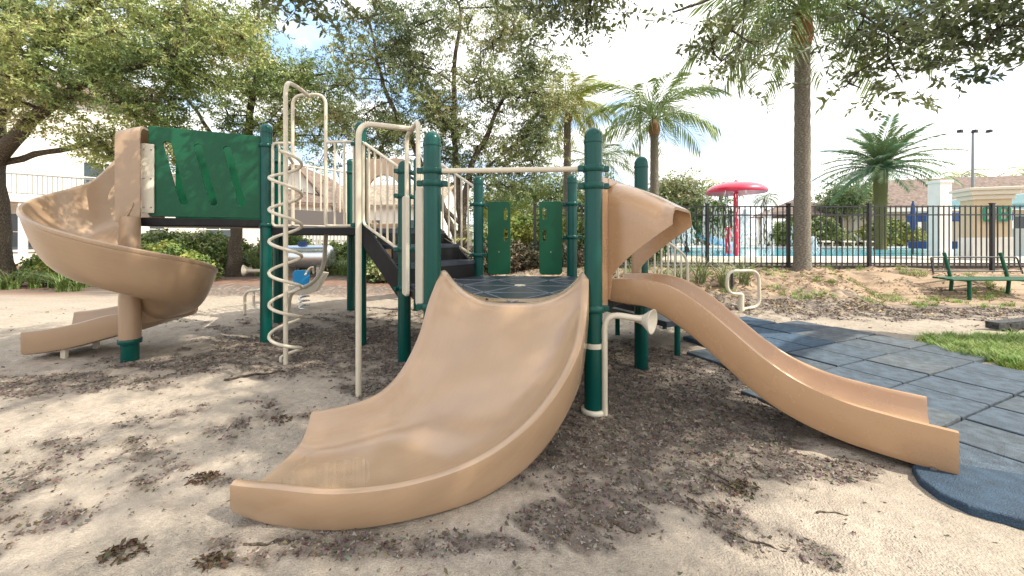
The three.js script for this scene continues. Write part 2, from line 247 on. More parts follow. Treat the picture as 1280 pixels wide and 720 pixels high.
// ------------------------------------------------------------------ the play structure
const HEX = (cx, cd, th = -0.0811, s = 1.14) => [-120, -60, 0, 60, 120, 180].map(a => { const r = a * Math.PI / 180 + th; return [cx + s * Math.cos(r), cd + s * Math.sin(r)]; });   // FL FR R BR BL L
const A = HEX(0.0757, 3.6937), B = HEX(-2.2124, 5.4058);
const DA = 0.75, DB = 1.33, TA = 1.976, TB = 2.54;
const play = tag(group('playground_structure', scene, P(0, 4.2)), 'green and tan playground structure with three slides, hexagonal decks and spiral climber', 'playground');
play.position.set(0, 0, 0);
const sub = (a, b) => [a[0] - b[0], a[1] - b[1]], mix = (a, b, t) => [lerp(a[0], b[0], t), lerp(a[1], b[1], t)];
const unit = v => { const l = Math.hypot(v[0], v[1]); return [v[0] / l, v[1] / l]; };
const outward = (a, b, c) => { const e = unit(sub(b, a)); let n = [e[1], -e[0]]; const m = mix(a, b, 0.5); if ((m[0] - c[0]) * n[0] + (m[1] - c[1]) * n[1] < 0) n = [-n[0], -n[1]]; return n; };
const add = (p, v, k) => [p[0] + v[0] * k, p[1] + v[1] * k];
const CA = [0.0757, 3.6937], CB = [-2.2124, 5.4058];
const postR = 0.062;
const postGeo = H => { const pts = [new THREE.Vector2(postR, -0.12)]; for (let k = 0; k < 6; k++) pts.push(new THREE.Vector2(postR, lerp(-0.12, H - postR * 1.15, k / 5))); for (let k = 1; k <= 8; k++) { const a = k / 8 * Math.PI / 2; pts.push(new THREE.Vector2(Math.max(0.0001, postR * Math.cos(a)), H - postR * 1.15 + postR * 1.15 * Math.sin(a))); } return new THREE.LatheGeometry(pts, 24); };
const pgA = postGeo(TA), pgB = postGeo(TB);
const capRing = (() => { const g = new THREE.LatheGeometry([[0.0622, -0.012], [0.0665, -0.01], [0.0665, 0.01], [0.0622, 0.012]].map(p => new THREE.Vector2(...p)), 24); return g; })();
const clampGeo = mergeGeometries([new THREE.LatheGeometry([[0.0625, -0.024], [0.074, -0.021], [0.077, 0], [0.074, 0.021], [0.0625, 0.024]].map(p => new THREE.Vector2(...p)), 20).toNonIndexed(), new RoundedBoxGeometry(0.05, 0.042, 0.035, 2, 0.008).translate(0.085, 0, 0), new RoundedBoxGeometry(0.05, 0.042, 0.035, 2, 0.008).translate(-0.085, 0, 0)].map(g => { g = g.index ? g.toNonIndexed() : g; return g; }));
function post([x, d], geo, H, clamps, turn = 0) {
  const p = mesh('post', geo, M.green, play); p.position.set(x, 0, -d);
  const c = mesh('cap_ring', capRing, M.green, p); c.position.y = H - 0.1;
  for (const h of clamps) { const k = mesh('clamp', clampGeo, M.green, p); k.position.y = h; k.rotation.y = turn; }
  return p;
}
const eAng = (a, b) => Math.atan2(-(b[1] - a[1]) * -1, b[0] - a[0]);
post(A[0], pgA, TA, [1.69, 1.60, 0.72], 0.1); const pFR = post(A[1], pgA, TA, [1.69, 1.57, 0.72], 0.1);
post(A[2], pgA, TA, [1.6, 0.72], 1); post(A[3], pgA, TA, [1.62, 1.22, 0.72], 0); post(A[4], pgA, TA, [1.62, 1.0, 0.72], 0); post(A[5], pgA, TA, [1.86, 1.62, 0.72, 1.1], 0.8);
post(B[0], pgB, TB, [2.28, 1.36], 0.1); post(B[1], pgB, TB, [2.28, 1.36], 0.1); post(B[2], pgB, TB, [2.25, 1.3], 0.5); post(B[3], pgB, TB, [2.3, 1.36], 0); post(B[4], pgB, TB, [2.3, 1.36], 0); post(B[5], pgB, TB, [2.3, 1.38], 1);
// white footing and strap on the front right post
{ const s = mesh('footing', new THREE.LatheGeometry([[0.064, 0.0], [0.085, 0.005], [0.082, 0.03], [0.064, 0.035]].map(p => new THREE.Vector2(...p)), 20), M.cream, pFR); s.position.y = 0.0;
  mesh('strap', new THREE.LatheGeometry([[0.0625, -0.018], [0.066, -0.017], [0.066, 0.017], [0.0625, 0.018]].map(p => new THREE.Vector2(...p)), 20), M.cream, pFR).position.y = 0.47; }

// decks
function deck(H, V6, C, th, name) {
  const shrink = V6.map(v => mix(v, C, 0.03));
  const g = mesh(name, boxUV(poly(shrink, H - 0.06, H)), M.deck, play);
  const ribs = []; const pt = (v, k) => { const q = mix(C, v, k); return P(q[0], q[1], H + 0.002); };
  for (let i = 0; i < 6; i++) { const v = shrink[i], w = shrink[(i + 1) % 6], u = shrink[(i + 2) % 6];
    ribs.push([pt(v, 0.04), pt(v, 0.96)], [P(...mix(v, w, 0.5), H + 0.002), pt(w, 0.5)], [P(...mix(v, w, 0.5), H + 0.002), pt(v, 0.5)], [pt(v, 0.5), pt(w, 0.5)]); }
  ribs.forEach(([a, b]) => mesh('rib', bar(a, b, 0.014, 0.006), M.deckRib, g));
  const skirt = mesh('deck_skirt', mergeGeometries(V6.map((v, i) => bar(P(...mix(v, C, 0.02), H - 0.045), P(...mix(V6[(i + 1) % 6], C, 0.02), H - 0.045), 0.03, 0.075))), M.black, g);
  return g;
}
const deckA = deck(DA, A, CA, 0, 'lower_deck'); deck(DB, B, CB, 0, 'upper_deck');
mesh('centre_plug', new THREE.CylinderGeometry(0.05, 0.055, 0.008, 16).translate(CA[0], DA + 0.006, -CA[1]), M.cream, deckA);

// rail across the wide slide
mesh('cross_bar', pipeGeo([P(...mix(A[0], A[1], 0.06), 1.69), P(...mix(A[0], A[1], 0.94), 1.69)], 0.019), M.pipe, play);

// wide curved slide
{
  const Rr = [[0.495, 2.80, .925, .165], [0.49, 2.73, .962, .212], [0.478, 2.635, .935, .20], [0.448, 2.53, .755, .16], [0.345, 2.28, .515, .17], [0.12, 2.01, .305, .155], [-0.14, 1.81, .195, .135], [-0.42, 1.67, .165, .116], [-0.72, 1.605, .165, .121], [-1.0, 1.635, .168, .124], [-1.19, 1.675, .160, .094]];
  const Ll = [[-0.49, 2.89, .925, .165], [-0.475, 2.82, .962, .212], [-0.475, 2.73, .935, .20], [-0.525, 2.65, .780, .17], [-0.585, 2.55, .535, .185], [-0.68, 2.45, .345, .175], [-0.775, 2.37, .255, .165], [-0.87, 2.31, .22, .155], [-0.97, 2.26, .205, .160], [-1.06, 2.22, .20, .155], [-1.15, 2.19, .20, .127]];
  const st = Rr.map((r, i) => ({ l: P(Ll[i][0], Ll[i][1], Ll[i][2] - Ll[i][3]), r: P(r[0], r[1], r[2] - r[3]), hl: Ll[i][3], hr: r[3], tb: [0.03, 0.03, 0.04, 0.06, 0.07, 0.07, 0.06, 0.05, 0.045, 0.045, 0.045][i], p: [3.2, 3.2, 3.3, 3.7, 4.2, 4.6, 4.8, 5, 5, 5, 5][i] }));
  const s = group('wide_slide', play); s.userData.label = 'wide tan plastic slide that curves to the left at its foot';
  mesh('chute', trough(st, 100, 0.05, 4.6), M.tan, s);
  const pz = new THREE.ShapeGeometry(new THREE.Shape([[-0.70, 1.70], [-0.85, 1.68], [-1.0, 1.71], [-1.10, 1.80], [-1.12, 1.95], [-1.08, 2.08], [-0.98, 2.13], [-0.86, 2.08], [-0.74, 1.98], [-0.68, 1.84]].map(p => new THREE.Vector2(...p)))); pz.rotateX(-Math.PI / 2); pz.translate(0, 0.0585, 0);
  mesh('rain_puddle', pz, phys(1, 1, 1, 0.03, { transmission: 1, thickness: 0, ior: 1.33 }), s).userData.label = 'shallow puddle of rain water in the slide foot';
  for (const [x, d, y] of [[-0.18, 2.745, 0.772]]) mesh('bolt', new THREE.CylinderGeometry(0.009, 0.009, 0.008, 10).translate(x, y, -d), M.black, s);
}
// straight slide with a hood
{
  const n = outward(A[1], A[2], CA), e = unit(sub(A[2], A[1])), c = mix(A[1], A[2], 0.5), w = 0.235;
  const prof = [[-0.05, .75, .14], [0.1, .75, .15], [0.28, .745, .155], [0.45, .705, .155], [0.62, .605, .155], [0.8, .46, .155], [0.98, .31, .155], [1.16, .20, .155], [1.35, .135, .155], [1.55, .105, .155], [1.79, .085, .155]];
  const st = prof.map(([s, y, h], i) => { const q = add(c, n, s), a = add(q, e, -w), b = add(q, e, w); return { l: P(a[0], a[1], y), r: P(b[0], b[1], y), hl: h, hr: h, tb: [0.03, 0.04, 0.05, 0.09, 0.11, 0.12, 0.11, 0.09, 0.08, 0.078, 0.078][i] }; });
  const s = group('straight_slide', play); s.userData.label = 'narrow tan slide under a folded plastic hood';
  mesh('chute', trough(st, 70, 0.028, 9), M.tanWarm, s);
  const bolt = new THREE.CylinderGeometry(0.012, 0.012, 0.012, 10); bolt.rotateX(Math.PI / 2);
  for (const [k, side, y] of [[1.7, -1, 0.035], [1.7, 1, 0.16]]) { const q = add(add(c, n, k), e, side * (w + (side < 0 ? 0.03 : -0.005))); const m = mesh('bolt', bolt, M.bolt, s); m.position.copy(P(q[0], q[1], y)); m.rotation.y = Math.atan2(e[0], -e[1]); }
  const m4 = basis(P(c[0], c[1], 0), new THREE.Vector3(n[0], 0, -n[1]), UP, new THREE.Vector3(e[0], 0, -e[1]).normalize());
  const right = new THREE.Vector3().setFromMatrixColumn(m4, 0).cross(UP); m4.makeBasis(new THREE.Vector3(n[0], 0, -n[1]), UP, right); m4.setPosition(P(c[0], c[1], 0));
  const hood = hoodGeo(0.47, 0.36, q => lerp(1.645, 1.43, Math.pow(q / 0.47, 1.4)), q => q < 0.05 ? 0.76 : lerp(0.93, 1.30, Math.pow((q - 0.05) / 0.42, 0.8)), 0.022, 0.24, 26); hood.applyMatrix4(m4);
  mesh('hood', hood, M.tanWarm, s);
  for (const z of [-1, 1]) { const g = box(0.06, 0.98, 0.13, 0.0, 1.16, z * 0.425, 0.014); g.applyMatrix4(m4); mesh('hood_flange', g, M.tanWarm, s); }
  { const g = box(0.05, 0.06, 0.68, 0.0, 1.625, 0, 0.012); g.applyMatrix4(m4); mesh('hood_lintel', g, M.tanWarm, s); }
}
// talk tube beside the front right post
function horn(parent, at, dir, scale = 1) { const g = new THREE.LatheGeometry([[0.02, -0.09], [0.022, -0.07], [0.03, -0.045], [0.05, -0.02], [0.066, 0.0], [0.07, 0.008], [0.064, 0.006], [0.045, -0.018], [0.02, -0.04], [0.0005, -0.045]].map(p => new THREE.Vector2(p[0] * scale, p[1] * scale)), 24); g.applyQuaternion(new THREE.Quaternion().setFromUnitVectors(UP, dir.clone().normalize())); g.translate(at.x, at.y, at.z); return mesh('horn', g, M.cream, parent); }
{
  const t = group('talk_tube', play); const x = 0.632, d = 2.62; const out = unit([1, -0.32]);
  mesh('tube', pipeGeo([P(x, d, -0.1), P(x, d, 0.70), P(x + 0.24 * out[0], d + 0.24 * out[1], 0.67)], 0.021, 0.13), M.pipe, t);
  horn(t, P(x + 0.30 * out[0], d + 0.30 * out[1], 0.66), new THREE.Vector3(0.72, -0.05, 0.62), 1.2);
  const u = group('talk_tube', play); mesh('tube', pipeGeo([P(B[0][0] - 0.02, B[0][1] - 0.02, 0.83), P(B[0][0] - 0.24, B[0][1] + 0.04, 0.83)], 0.019), M.pipe, u);
  horn(u, P(B[0][0] - 0.29, B[0][1] + 0.05, 0.83), new THREE.Vector3(-1, 0, 0.25), 0.95);
}
// back panels of the lower deck
{
  const e = unit(sub(A[3], A[4])), n = outward(A[3], A[4], CA);
  const m4 = new THREE.Matrix4().makeBasis(new THREE.Vector3(e[0], 0, -e[1]), UP, new THREE.Vector3(e[0], 0, -e[1]).cross(UP)); m4.setPosition(P(A[4][0], A[4][1], 0));
  for (const [x0, x1, hx] of [[0.115, 0.395, 0.315], [0.745, 1.025, 0.785]]) {
    const s = rrect(x0, 0.765, x1, 1.655, 0.045);
    for (const hy of [1.43, 1.17]) s.holes.push(new THREE.Path(rrect(hx, hy, hx + 0.045, hy + 0.15, 0.0224).getPoints(6)));
    const g = extrude(s, 0.02, 0.004); g.translate(0, 0, -0.01); g.applyMatrix4(m4); const p = mesh('back_panel', g, M.panel, play);
    const b = new THREE.CylinderGeometry(0.008, 0.008, 0.03, 10); b.rotateX(Math.PI / 2); b.translate((x0 + x1) / 2, 1.04, 0); b.applyMatrix4(m4); mesh('bolt', b, M.bolt, p);
    for (const y of [1.62, 1.22]) { const k = box(0.08, 0.02, 0.02, x0 < 0.5 ? x0 - 0.03 : x1 + 0.03, y - 0.02, 0); k.applyMatrix4(m4); mesh('bracket', k, M.green, p); }
  }
}
// stairs between the decks
{
  const s = group('stair', play); const a0 = A[5], a1 = A[4], b0 = B[1], b1 = B[2];
  for (let k = 1; k <= 3; k++) { const t0 = (k - 1) / 3, t1 = k / 3, y = lerp(DA, DB, k / 3.0) - (k === 3 ? 0.02 : 0);
    const q = [mix(mix(a0, b0, t0), mix(a1, b1, t0), 0.05), mix(mix(a0, b0, t0), mix(a1, b1, t0), 0.95), mix(mix(a0, b0, t1), mix(a1, b1, t1), 0.95), mix(mix(a0, b0, t1), mix(a1, b1, t1), 0.05)];
    mesh('tread', boxUV(poly(q, y - 0.045, y)), M.deck, s); mesh('riser', bar(P(...mix(q[0], q[3], 0.06), y - 0.12), P(...mix(q[1], q[2], 0.06), y - 0.12), 0.02, 0.15), M.black, s); }
  for (const [p, q] of [[a0, b0], [a1, b1]]) { const sh = new THREE.Shape(); const len = Math.hypot(q[0] - p[0], q[1] - p[1]); sh.moveTo(0.06, DA - 0.16); sh.lineTo(len - 0.06, DB - 0.2); sh.lineTo(len - 0.06, DB + 0.06); sh.lineTo(0.06, DA + 0.12); const g = extrude(sh, 0.03, 0.004); g.translate(0, 0, -0.015); const u = unit(sub(q, p)); g.applyMatrix4(new THREE.Matrix4().makeBasis(new THREE.Vector3(u[0], 0, -u[1]), UP, new THREE.Vector3(u[0], 0, -u[1]).cross(UP)).setPosition(P(p[0], p[1], 0))); mesh('stringer', boxUV(g), M.black, s); }
  const rail = (p, q, t0, t1, b0h, b1h) => { const r = group('stair_railing', s); const u0 = mix(p, q, 0.07), u1 = mix(p, q, 0.93);
    mesh('handrail', pipeGeo([P(...u0, b0h), P(...u0, t0), P(...u1, t1), P(...u1, b1h), P(...u0, b0h + 0.0)], 0.0165, 0.06), M.pipe, r);
    for (let k = 1; k <= 5; k++) { const t = k / 6, c = mix(u0, u1, t); mesh('picket', pipeGeo([P(...c, lerp(b0h, b1h, t)), P(...c, lerp(t0, t1, t))], 0.0125), M.pipe, r); } };
  rail(a0, b0, 1.90, 2.29, 1.08, 1.37); rail(a1, b1, 1.84, 2.26, 0.98, 1.28);
}
// picket barrier on an edge between t0 and t1
function barrier(a, b, t0, t1, y0, y1, nP, name = 'barrier') {
  const g = group(name, play), p = mix(a, b, t0), q = mix(a, b, t1);
  const ring = filleted([P(...mix(p, q, 0.5), y0), P(...q, y0), P(...q, y1), P(...p, y1), P(...p, y0), P(...mix(p, q, 0.499), y0)], 0.05); mesh('frame', tubeAlong(ring, 0.0165, 10), M.pipe, g);
  for (let k = 1; k <= nP; k++) { const c = mix(p, q, k / (nP + 1)); mesh('picket', pipeGeo([P(...c, y0), P(...c, y1)], 0.0125), M.pipe, g); }
  return g;
}
// spiral climber on the front edge of the upper deck
{
  const a = B[0], b = B[1], n = outward(a, b, CB);
  barrier(a, b, 0.07, 0.29, 1.35, 2.31, 2); barrier(a, b, 0.63, 0.93, 1.35, 2.31, 2);
  const c = group('spiral_climber', play); const base = [-2.175, 3.69], top = 2.76, l = mix(a, b, 0.285), r = mix(a, b, 0.635), m = mix(l, r, 0.5);
  mesh('centre_pole', pipeGeo([P(...base, -0.1), P(...base, top - 0.04), P(...mix(base, m, 0.5), top + 0.04), P(...m, 2.84)], 0.021, 0.14), M.pipe, c);
  mesh('exit_hoop', pipeGeo([P(...l, 1.36), P(...l, 2.86), P(...r, 2.86), P(...r, 1.36)], 0.0185, 0.13), M.pipe, c);
  const coil = []; for (let k = 0; k <= 220; k++) { const t = k / 220, ang = -t * Math.PI * 2 * 6.6 + 2.4, rad = 0.135; coil.push(P(base[0] + rad * Math.cos(ang), base[1] + rad * Math.sin(ang), lerp(0.04, 2.02, t))); }
  coil.unshift(P(coil[0].x, -coil[0].z, -0.05)); const lead = mix(base, l, 0.8); coil.push(P(...mix([coil[220].x, -coil[220].z], l, 0.5), 2.06), P(...l, 2.08));
  mesh('coil', tubeAlong(coil, 0.0155, 8, true), M.pipe, c);
}
// fire pole on the left edge of the lower deck
{
  const a = A[0], b = A[5], n = outward(a, b, CA); const g = group('fire_pole', play);
  const q0 = add(mix(a, b, 0.30), n, 0.03), q1 = add(mix(a, b, 0.74), n, 0.03), m = mix(q0, q1, 0.5), base = [-1.175, 2.94];
  mesh('pole', pipeGeo([P(...base, -0.1), P(...base, 2.09), P(...m, 2.14)], 0.0225, 0.11), M.pipe, g);
  mesh('exit_hoop', pipeGeo([P(...q0, 0.8), P(...q0, 2.14), P(...q1, 2.14), P(...q1, 0.8)], 0.0185, 0.07), M.pipe, g);
  for (const t of [[0.13, 0.33], [0.70, 0.88]]) { const p0 = add(mix(a, b, t[0]), n, 0.03), p1 = add(mix(a, b, t[1]), n, 0.03), u = unit(sub(p1, p0)), len = Math.hypot(p1[0] - p0[0], p1[1] - p0[1]);
    const s = extrude(rrect(0, 0.68, len, 1.60, 0.03), 0.035, 0.008); s.translate(0, 0, -0.017); s.applyMatrix4(new THREE.Matrix4().makeBasis(new THREE.Vector3(u[0], 0, -u[1]), UP, new THREE.Vector3(u[0], 0, -u[1]).cross(UP)).setPosition(P(p0[0], p0[1], 0))); mesh('side_panel', boxUV(s), M.cream, g); }
}
// transfer platform and curved rail behind the hood
{
  const n = outward(A[2], A[3], CA), s = group('transfer_platform', play);
  const q = k => [add(mix(A[2], A[3], 0.1), n, k), add(mix(A[2], A[3], 0.9), n, k)];
  for (const [k0, k1, y] of [[0.05, 0.45, 0.55], [0.45, 1.5, 0.36]]) { const a = q(k0), b = q(k1); mesh('platform', boxUV(poly([a[0], b[0], b[1], a[1]], y - 0.06, y)), M.deck, s); }
  for (const k of [0.6, 1.4]) for (const v of q(k)) mesh('leg', pipeGeo([P(...v, -0.1), P(...v, 0.31)], 0.03), M.green, s);
  const r = A[3], pts = [[0.2, 0.6], [0.2, 1.2], [1.55, 1.18], [1.97, 0.93], [1.97, 0.3]].map(([k, y]) => P(...add(r, n, k), y)); const rl = group('railing', s); mesh('handrail', pipeGeo(pts, 0.018, 0.16), M.pipe, rl);
  mesh('bottom_rail', pipeGeo([P(...add(r, n, 0.2), 0.62), P(...add(r, n, 1.97), 0.42)], 0.015), M.pipe, rl);
  for (let k = 1; k < 14; k++) { const t = 0.2 + 1.77 * k / 14; mesh('picket', pipeGeo([P(...add(r, n, t), lerp(0.62, 0.42, k / 14)), P(...add(r, n, t), t < 1.5 ? 1.19 : lerp(1.18, 0.95, (t - 1.5) / 0.47))], 0.0125), M.pipe, rl); }
}
// back of the upper deck: kick panel, barrier and a hooded slide leaving at the back
{
  barrier(B[4], B[5], 0.08, 0.92, 1.40, 2.3, 8); barrier(B[2], B[3], 0.08, 0.92, 1.40, 2.3, 8);
  mesh('kick_panel', bar(P(...mix(B[4], B[5], 0.06), 1.49), P(...mix(B[4], B[5], 0.94), 1.49), 0.03, 0.28), M.kick, play);
  mesh('kick_panel', bar(P(...mix(B[2], B[3], 0.06), 1.47), P(...mix(B[2], B[3], 0.94), 1.47), 0.03, 0.22), M.kick, play);
  const a = B[4], b = B[3], e = unit(sub(b, a)), n = outward(a, b, CB), s = group('back_slide', play);
  const sh = rrect(0.2, DB + 0.05, 0.98, 2.52, 0.1); const hole = new THREE.Path(); hole.moveTo(0.32, DB + 0.12); hole.lineTo(0.86, DB + 0.12); hole.lineTo(0.86, 1.98); hole.absarc(0.59, 1.98, 0.27, 0, Math.PI); hole.lineTo(0.32, DB + 0.12); sh.holes.push(hole);
  const g = extrude(sh, 0.05, 0.008); g.applyMatrix4(new THREE.Matrix4().makeBasis(new THREE.Vector3(e[0], 0, -e[1]), UP, new THREE.Vector3(e[0], 0, -e[1]).cross(UP)).setPosition(P(a[0], a[1], 0))); mesh('hood', boxUV(g), M.tan, s);
  const c = mix(a, b, 0.5), st = [[0.0, 1.33], [0.3, 1.32], [0.7, 1.05], [1.2, 0.65], [1.7, 0.3], [2.2, 0.13], [2.6, 0.1]].map(([k, y]) => { const q = add(c, n, k), l = add(q, e, 0.25), r = add(q, e, -0.25); return { l: P(...l, y), r: P(...r, y), hl: 0.16, hr: 0.16, tb: 0.06 }; });
  mesh('chute', trough(st, 40, 0.03, 8), M.tan, s);
}
// bridge with slotted green side panels, leading to the spiral slide
const SC = [-3.80, 3.82];
{
  const n = outward(B[0], B[5], CB), e = unit(sub(B[5], B[0])); const br = group('bridge', play);
  const a = add(B[0], n, 0.05), b = add(B[0], n, 1.13), a2 = add(add(B[0], e, 0.78), n, 0.0), b2 = add(a2, n, 1.13);
  mesh('bridge_deck', boxUV(poly([add(a, e, 0.0), b, b2, a2], 1.335, 1.40)), M.black, br);
  mesh('edge_beam', bar(P(...add(a, e, -0.02), 1.385), P(...add(b, e, -0.02), 1.385), 0.04, 0.075), M.black, br);
  const mk = (o, lab) => {
    const s = rrect(0.045, 1.435, 1.045, 2.385, 0.03);
    for (const x of [0.20, 0.46, 0.72]) { const h = [], w = 0.07; for (let k = 0; k <= 8; k++) { const t = Math.PI * k / 8; h.push(new THREE.Vector2(x + w / 2 - w / 2 * Math.cos(t), 1.60 - w / 2 * Math.sin(t))); } for (let k = 0; k <= 8; k++) { const t = Math.PI * k / 8; h.push(new THREE.Vector2(x + 0.135 + w / 2 + w / 2 * Math.cos(t), 2.20 + w / 2 * Math.sin(t))); } s.holes.push(new THREE.Path(h)); }
    const g = extrude(s, 0.025, 0.005); g.translate(0, 0, -0.012);
    const ux = new THREE.Vector3(n[0], 0, -n[1]); g.applyMatrix4(new THREE.Matrix4().makeBasis(ux, UP, ux.clone().cross(UP)).setPosition(P(o[0], o[1], 0))); return mesh('bridge_panel', boxUV(g), M.panel, br);
  };
  mk(B[0]); mk(add(B[0], e, 0.78));
  const f0 = add(add(B[0], n, 1.0), e, -0.03); // cream joining strip with bolts
  const ux = new THREE.Vector3(n[0], 0, -n[1]), bs = new THREE.Matrix4().makeBasis(ux, UP, ux.clone().cross(UP)).setPosition(P(f0[0], f0[1], 0));
  const fl = box(0.10, 0.72, 0.02, 0.04, 1.83, 0, 0.006); fl.applyMatrix4(bs); const fm = mesh('joining_strip', fl, M.cream, br);
  for (const y of [1.53, 1.83, 2.13]) for (const x of [0.012, 0.07]) { const bg = new THREE.SphereGeometry(0.008, 8, 6); bg.translate(x, y, -0.012); bg.applyMatrix4(bs); const bg2 = bg.clone(); mesh('bolt', bg2, M.bolt, fm); const bh = new THREE.SphereGeometry(0.008, 8, 6); bh.translate(x, y, 0.012); bh.applyMatrix4(bs); mesh('bolt', bh, M.bolt, fm); }
}
{
  const s = group('spiral_slide', play); s.userData.label = 'tan spiral slide with tall hood, foot facing left';
  const ri = 0.10, ro = 0.655, st = []; const at = (r, th) => { const q = th * Math.PI / 180; return [SC[0] + r * Math.cos(q), SC[1] + r * Math.sin(q)]; };
  const t0 = 115.35, t1 = 458;
  for (let th = t0; th <= t1 + 0.1; th += (t1 - t0) / 24) { const k = (th - t0) / (t1 - t0), y = th < 128 ? lerp(1.40, 1.36, (th - t0) / 13) : lerp(1.36, 0.34, (th - 128) / (t1 - 128));
    const extra = 0.40 * (1 - smooth(126, 166, th)) + 0.1 * (1 - smooth(140, 215, th)), dip = 0.06 * smooth(150, 230, th) * (1 - smooth(400, 450, th)); const hw = lerp(0.40, 0.30, smooth(190, 330, th)) * (1 - 0.32 * smooth(410, 458, th));
    const i = at(ri, th), o = at(ro, th); st.push({ l: P(...i, y - dip), r: P(...o, y - dip + 0.03 * (1 - smooth(420, 458, th))), hl: 0.16, hr: hw + extra + dip, tb: 0.04 + 0.02 * smooth(t0, 180, th) }); }
  mesh('flume', trough(st, 140, 0.03, 3.0, true), M.tanDull, s);
  const ex = []; for (const q of [436, 444, 451, t1]) ex.push({ l: P(...at(ri, q), lerp(1.36, 0.34, (q - 128) / (t1 - 128)) - 0.005), r: P(...at(ro - 0.03, q), lerp(1.36, 0.34, (q - 128) / (t1 - 128)) - 0.005), hl: 0.12, hr: 0.2, tb: 0.07 });
  const th = t1 * Math.PI / 180, hd = [-Math.sin(th), Math.cos(th)], i = at(ri, t1), o = at(ro - 0.06, t1);
  for (const [k, y] of [[0.25, 0.27], [0.55, 0.19], [0.8, 0.145], [1.0, 0.125]]) ex.push({ l: P(...add(i, hd, k), y), r: P(...add(o, hd, k), y), hl: 0.155, hr: 0.25, tb: 0.075 });
  mesh('exit_chute', trough(ex, 40, 0.03, 7), M.tanDull, s);
  // tall hood at the entrance
  const n = outward(B[0], B[5], CB), e = unit(sub(B[5], B[0])); const c = add(SC, e, 0.40);
  const ux = new THREE.Vector3(n[0], 0, -n[1]), m4 = new THREE.Matrix4().makeBasis(ux, UP, ux.clone().cross(UP)).setPosition(P(...add(c, n, -0.05), 0));
  const hd2 = hoodGeo(0.19, 0.33, q => lerp(2.37, 2.30, q / 0.19), q => 1.37, 0.022, 0.09); hd2.applyMatrix4(m4); mesh('hood', hd2, M.tanDull, s);
  const sp = mesh('centre_post', new THREE.LatheGeometry([[0.085, 0.2], [0.085, 0.6], [0.08, 0.7], [0.08, 1.42]].map(p => new THREE.Vector2(...p)), 24), M.tanDull, s); sp.position.copy(P(...SC, 0));
  const fp = mesh('base_post', new THREE.LatheGeometry([[0.07, -0.15], [0.07, 0.16], [0.09, 0.165], [0.093, 0.21], [0.07, 0.215]].map(p => new THREE.Vector2(...p)), 24), M.green, s); fp.position.copy(P(...SC, 0));
  for (const [k, f] of [[0.72, 0.15], [0.72, 0.85]]) { const q = add(mix(i, o, f), hd, k); mesh('foot_leg', box(0.05, 0.3, 0.03, q[0], -0.03, -q[1]), M.pipe, s); }
}

// ------------------------------------------------------------------ rubber paving
const TA1 = [0.912, 0.41], TB1 = [0.41, -0.912], TO = [3.618, 3.32], TS = 0.457;
{
  const rp = struct(group('rubber_paving')); rp.userData.label = 'worn blue grey rubber safety tiles laid in a rotated grid';
  const R = rng(5), shape = new RoundedBoxGeometry(TS - 0.015, 0.05, TS - 0.015, 2, 0.009); const tg = boxUV(shape);
  const mats = [[0.17, 0.19, 0.205], [0.135, 0.165, 0.195], [0.20, 0.205, 0.205], [0.085, 0.15, 0.215], [0.15, 0.17, 0.185]].map(([r, g, b], i) => std(r * 1.1, g * 1.28, b * 1.45, 0.85, { map: rep(T.rubber, 1.1 + i * 0.13), bumpMap: T.sandB, bumpScale: 0.004 }));
  const ang = Math.atan2(TA1[1], TA1[0]);
  for (let i = -9; i < 8; i++) for (let j = -8; j < 9; j++) {
    const c = add(add(TO, TA1, (i + 0.5) * TS), TB1, (j + 0.5) * TS); const q = R(), q2 = R();
    if (!inPoly(c[0], c[1], TILE_AREA)) continue;
    const bluish = c[1] > 4.2 && c[0] < 3.6; const m = mesh('tile', tg, bluish ? mats[3] : mats[Math.floor(q * 3) === 0 ? 4 : Math.floor(q * 2.99)], rp);
    m.position.set(c[0] + (q2 - 0.5) * 0.008, 0.004 + (q - 0.5) * 0.012, -c[1]); m.rotation.set((q2 - 0.5) * 0.02, ang, (q - 0.5) * 0.02);
  }
  const edge = new THREE.Shape([[2.20, 2.05], [2.08, 1.98], [2.01, 1.88], [1.99, 1.78], [2.02, 1.70], [2.12, 1.635], [2.28, 1.56], [2.9, 1.22], [3.6, 0.9], [3.7, 1.2], [3.0, 1.62], [2.56, 1.9]].map(p => new THREE.Vector2(...p)));
  const eg = new THREE.ExtrudeGeometry(edge, { depth: 0.028, bevelEnabled: true, bevelThickness: 0.012, bevelSize: 0.012, bevelSegments: 3 }); eg.rotateX(-Math.PI / 2); eg.translate(0, -0.006, 0);
  mesh('ramp_edge', boxUV(eg), std(0.06, 0.135, 0.23, 0.8, { map: rep(T.rubber, 1.3), bumpMap: T.sandB, bumpScale: 0.004 }), rp).userData.label = 'blue rubber ramp edge with rounded corner';
}

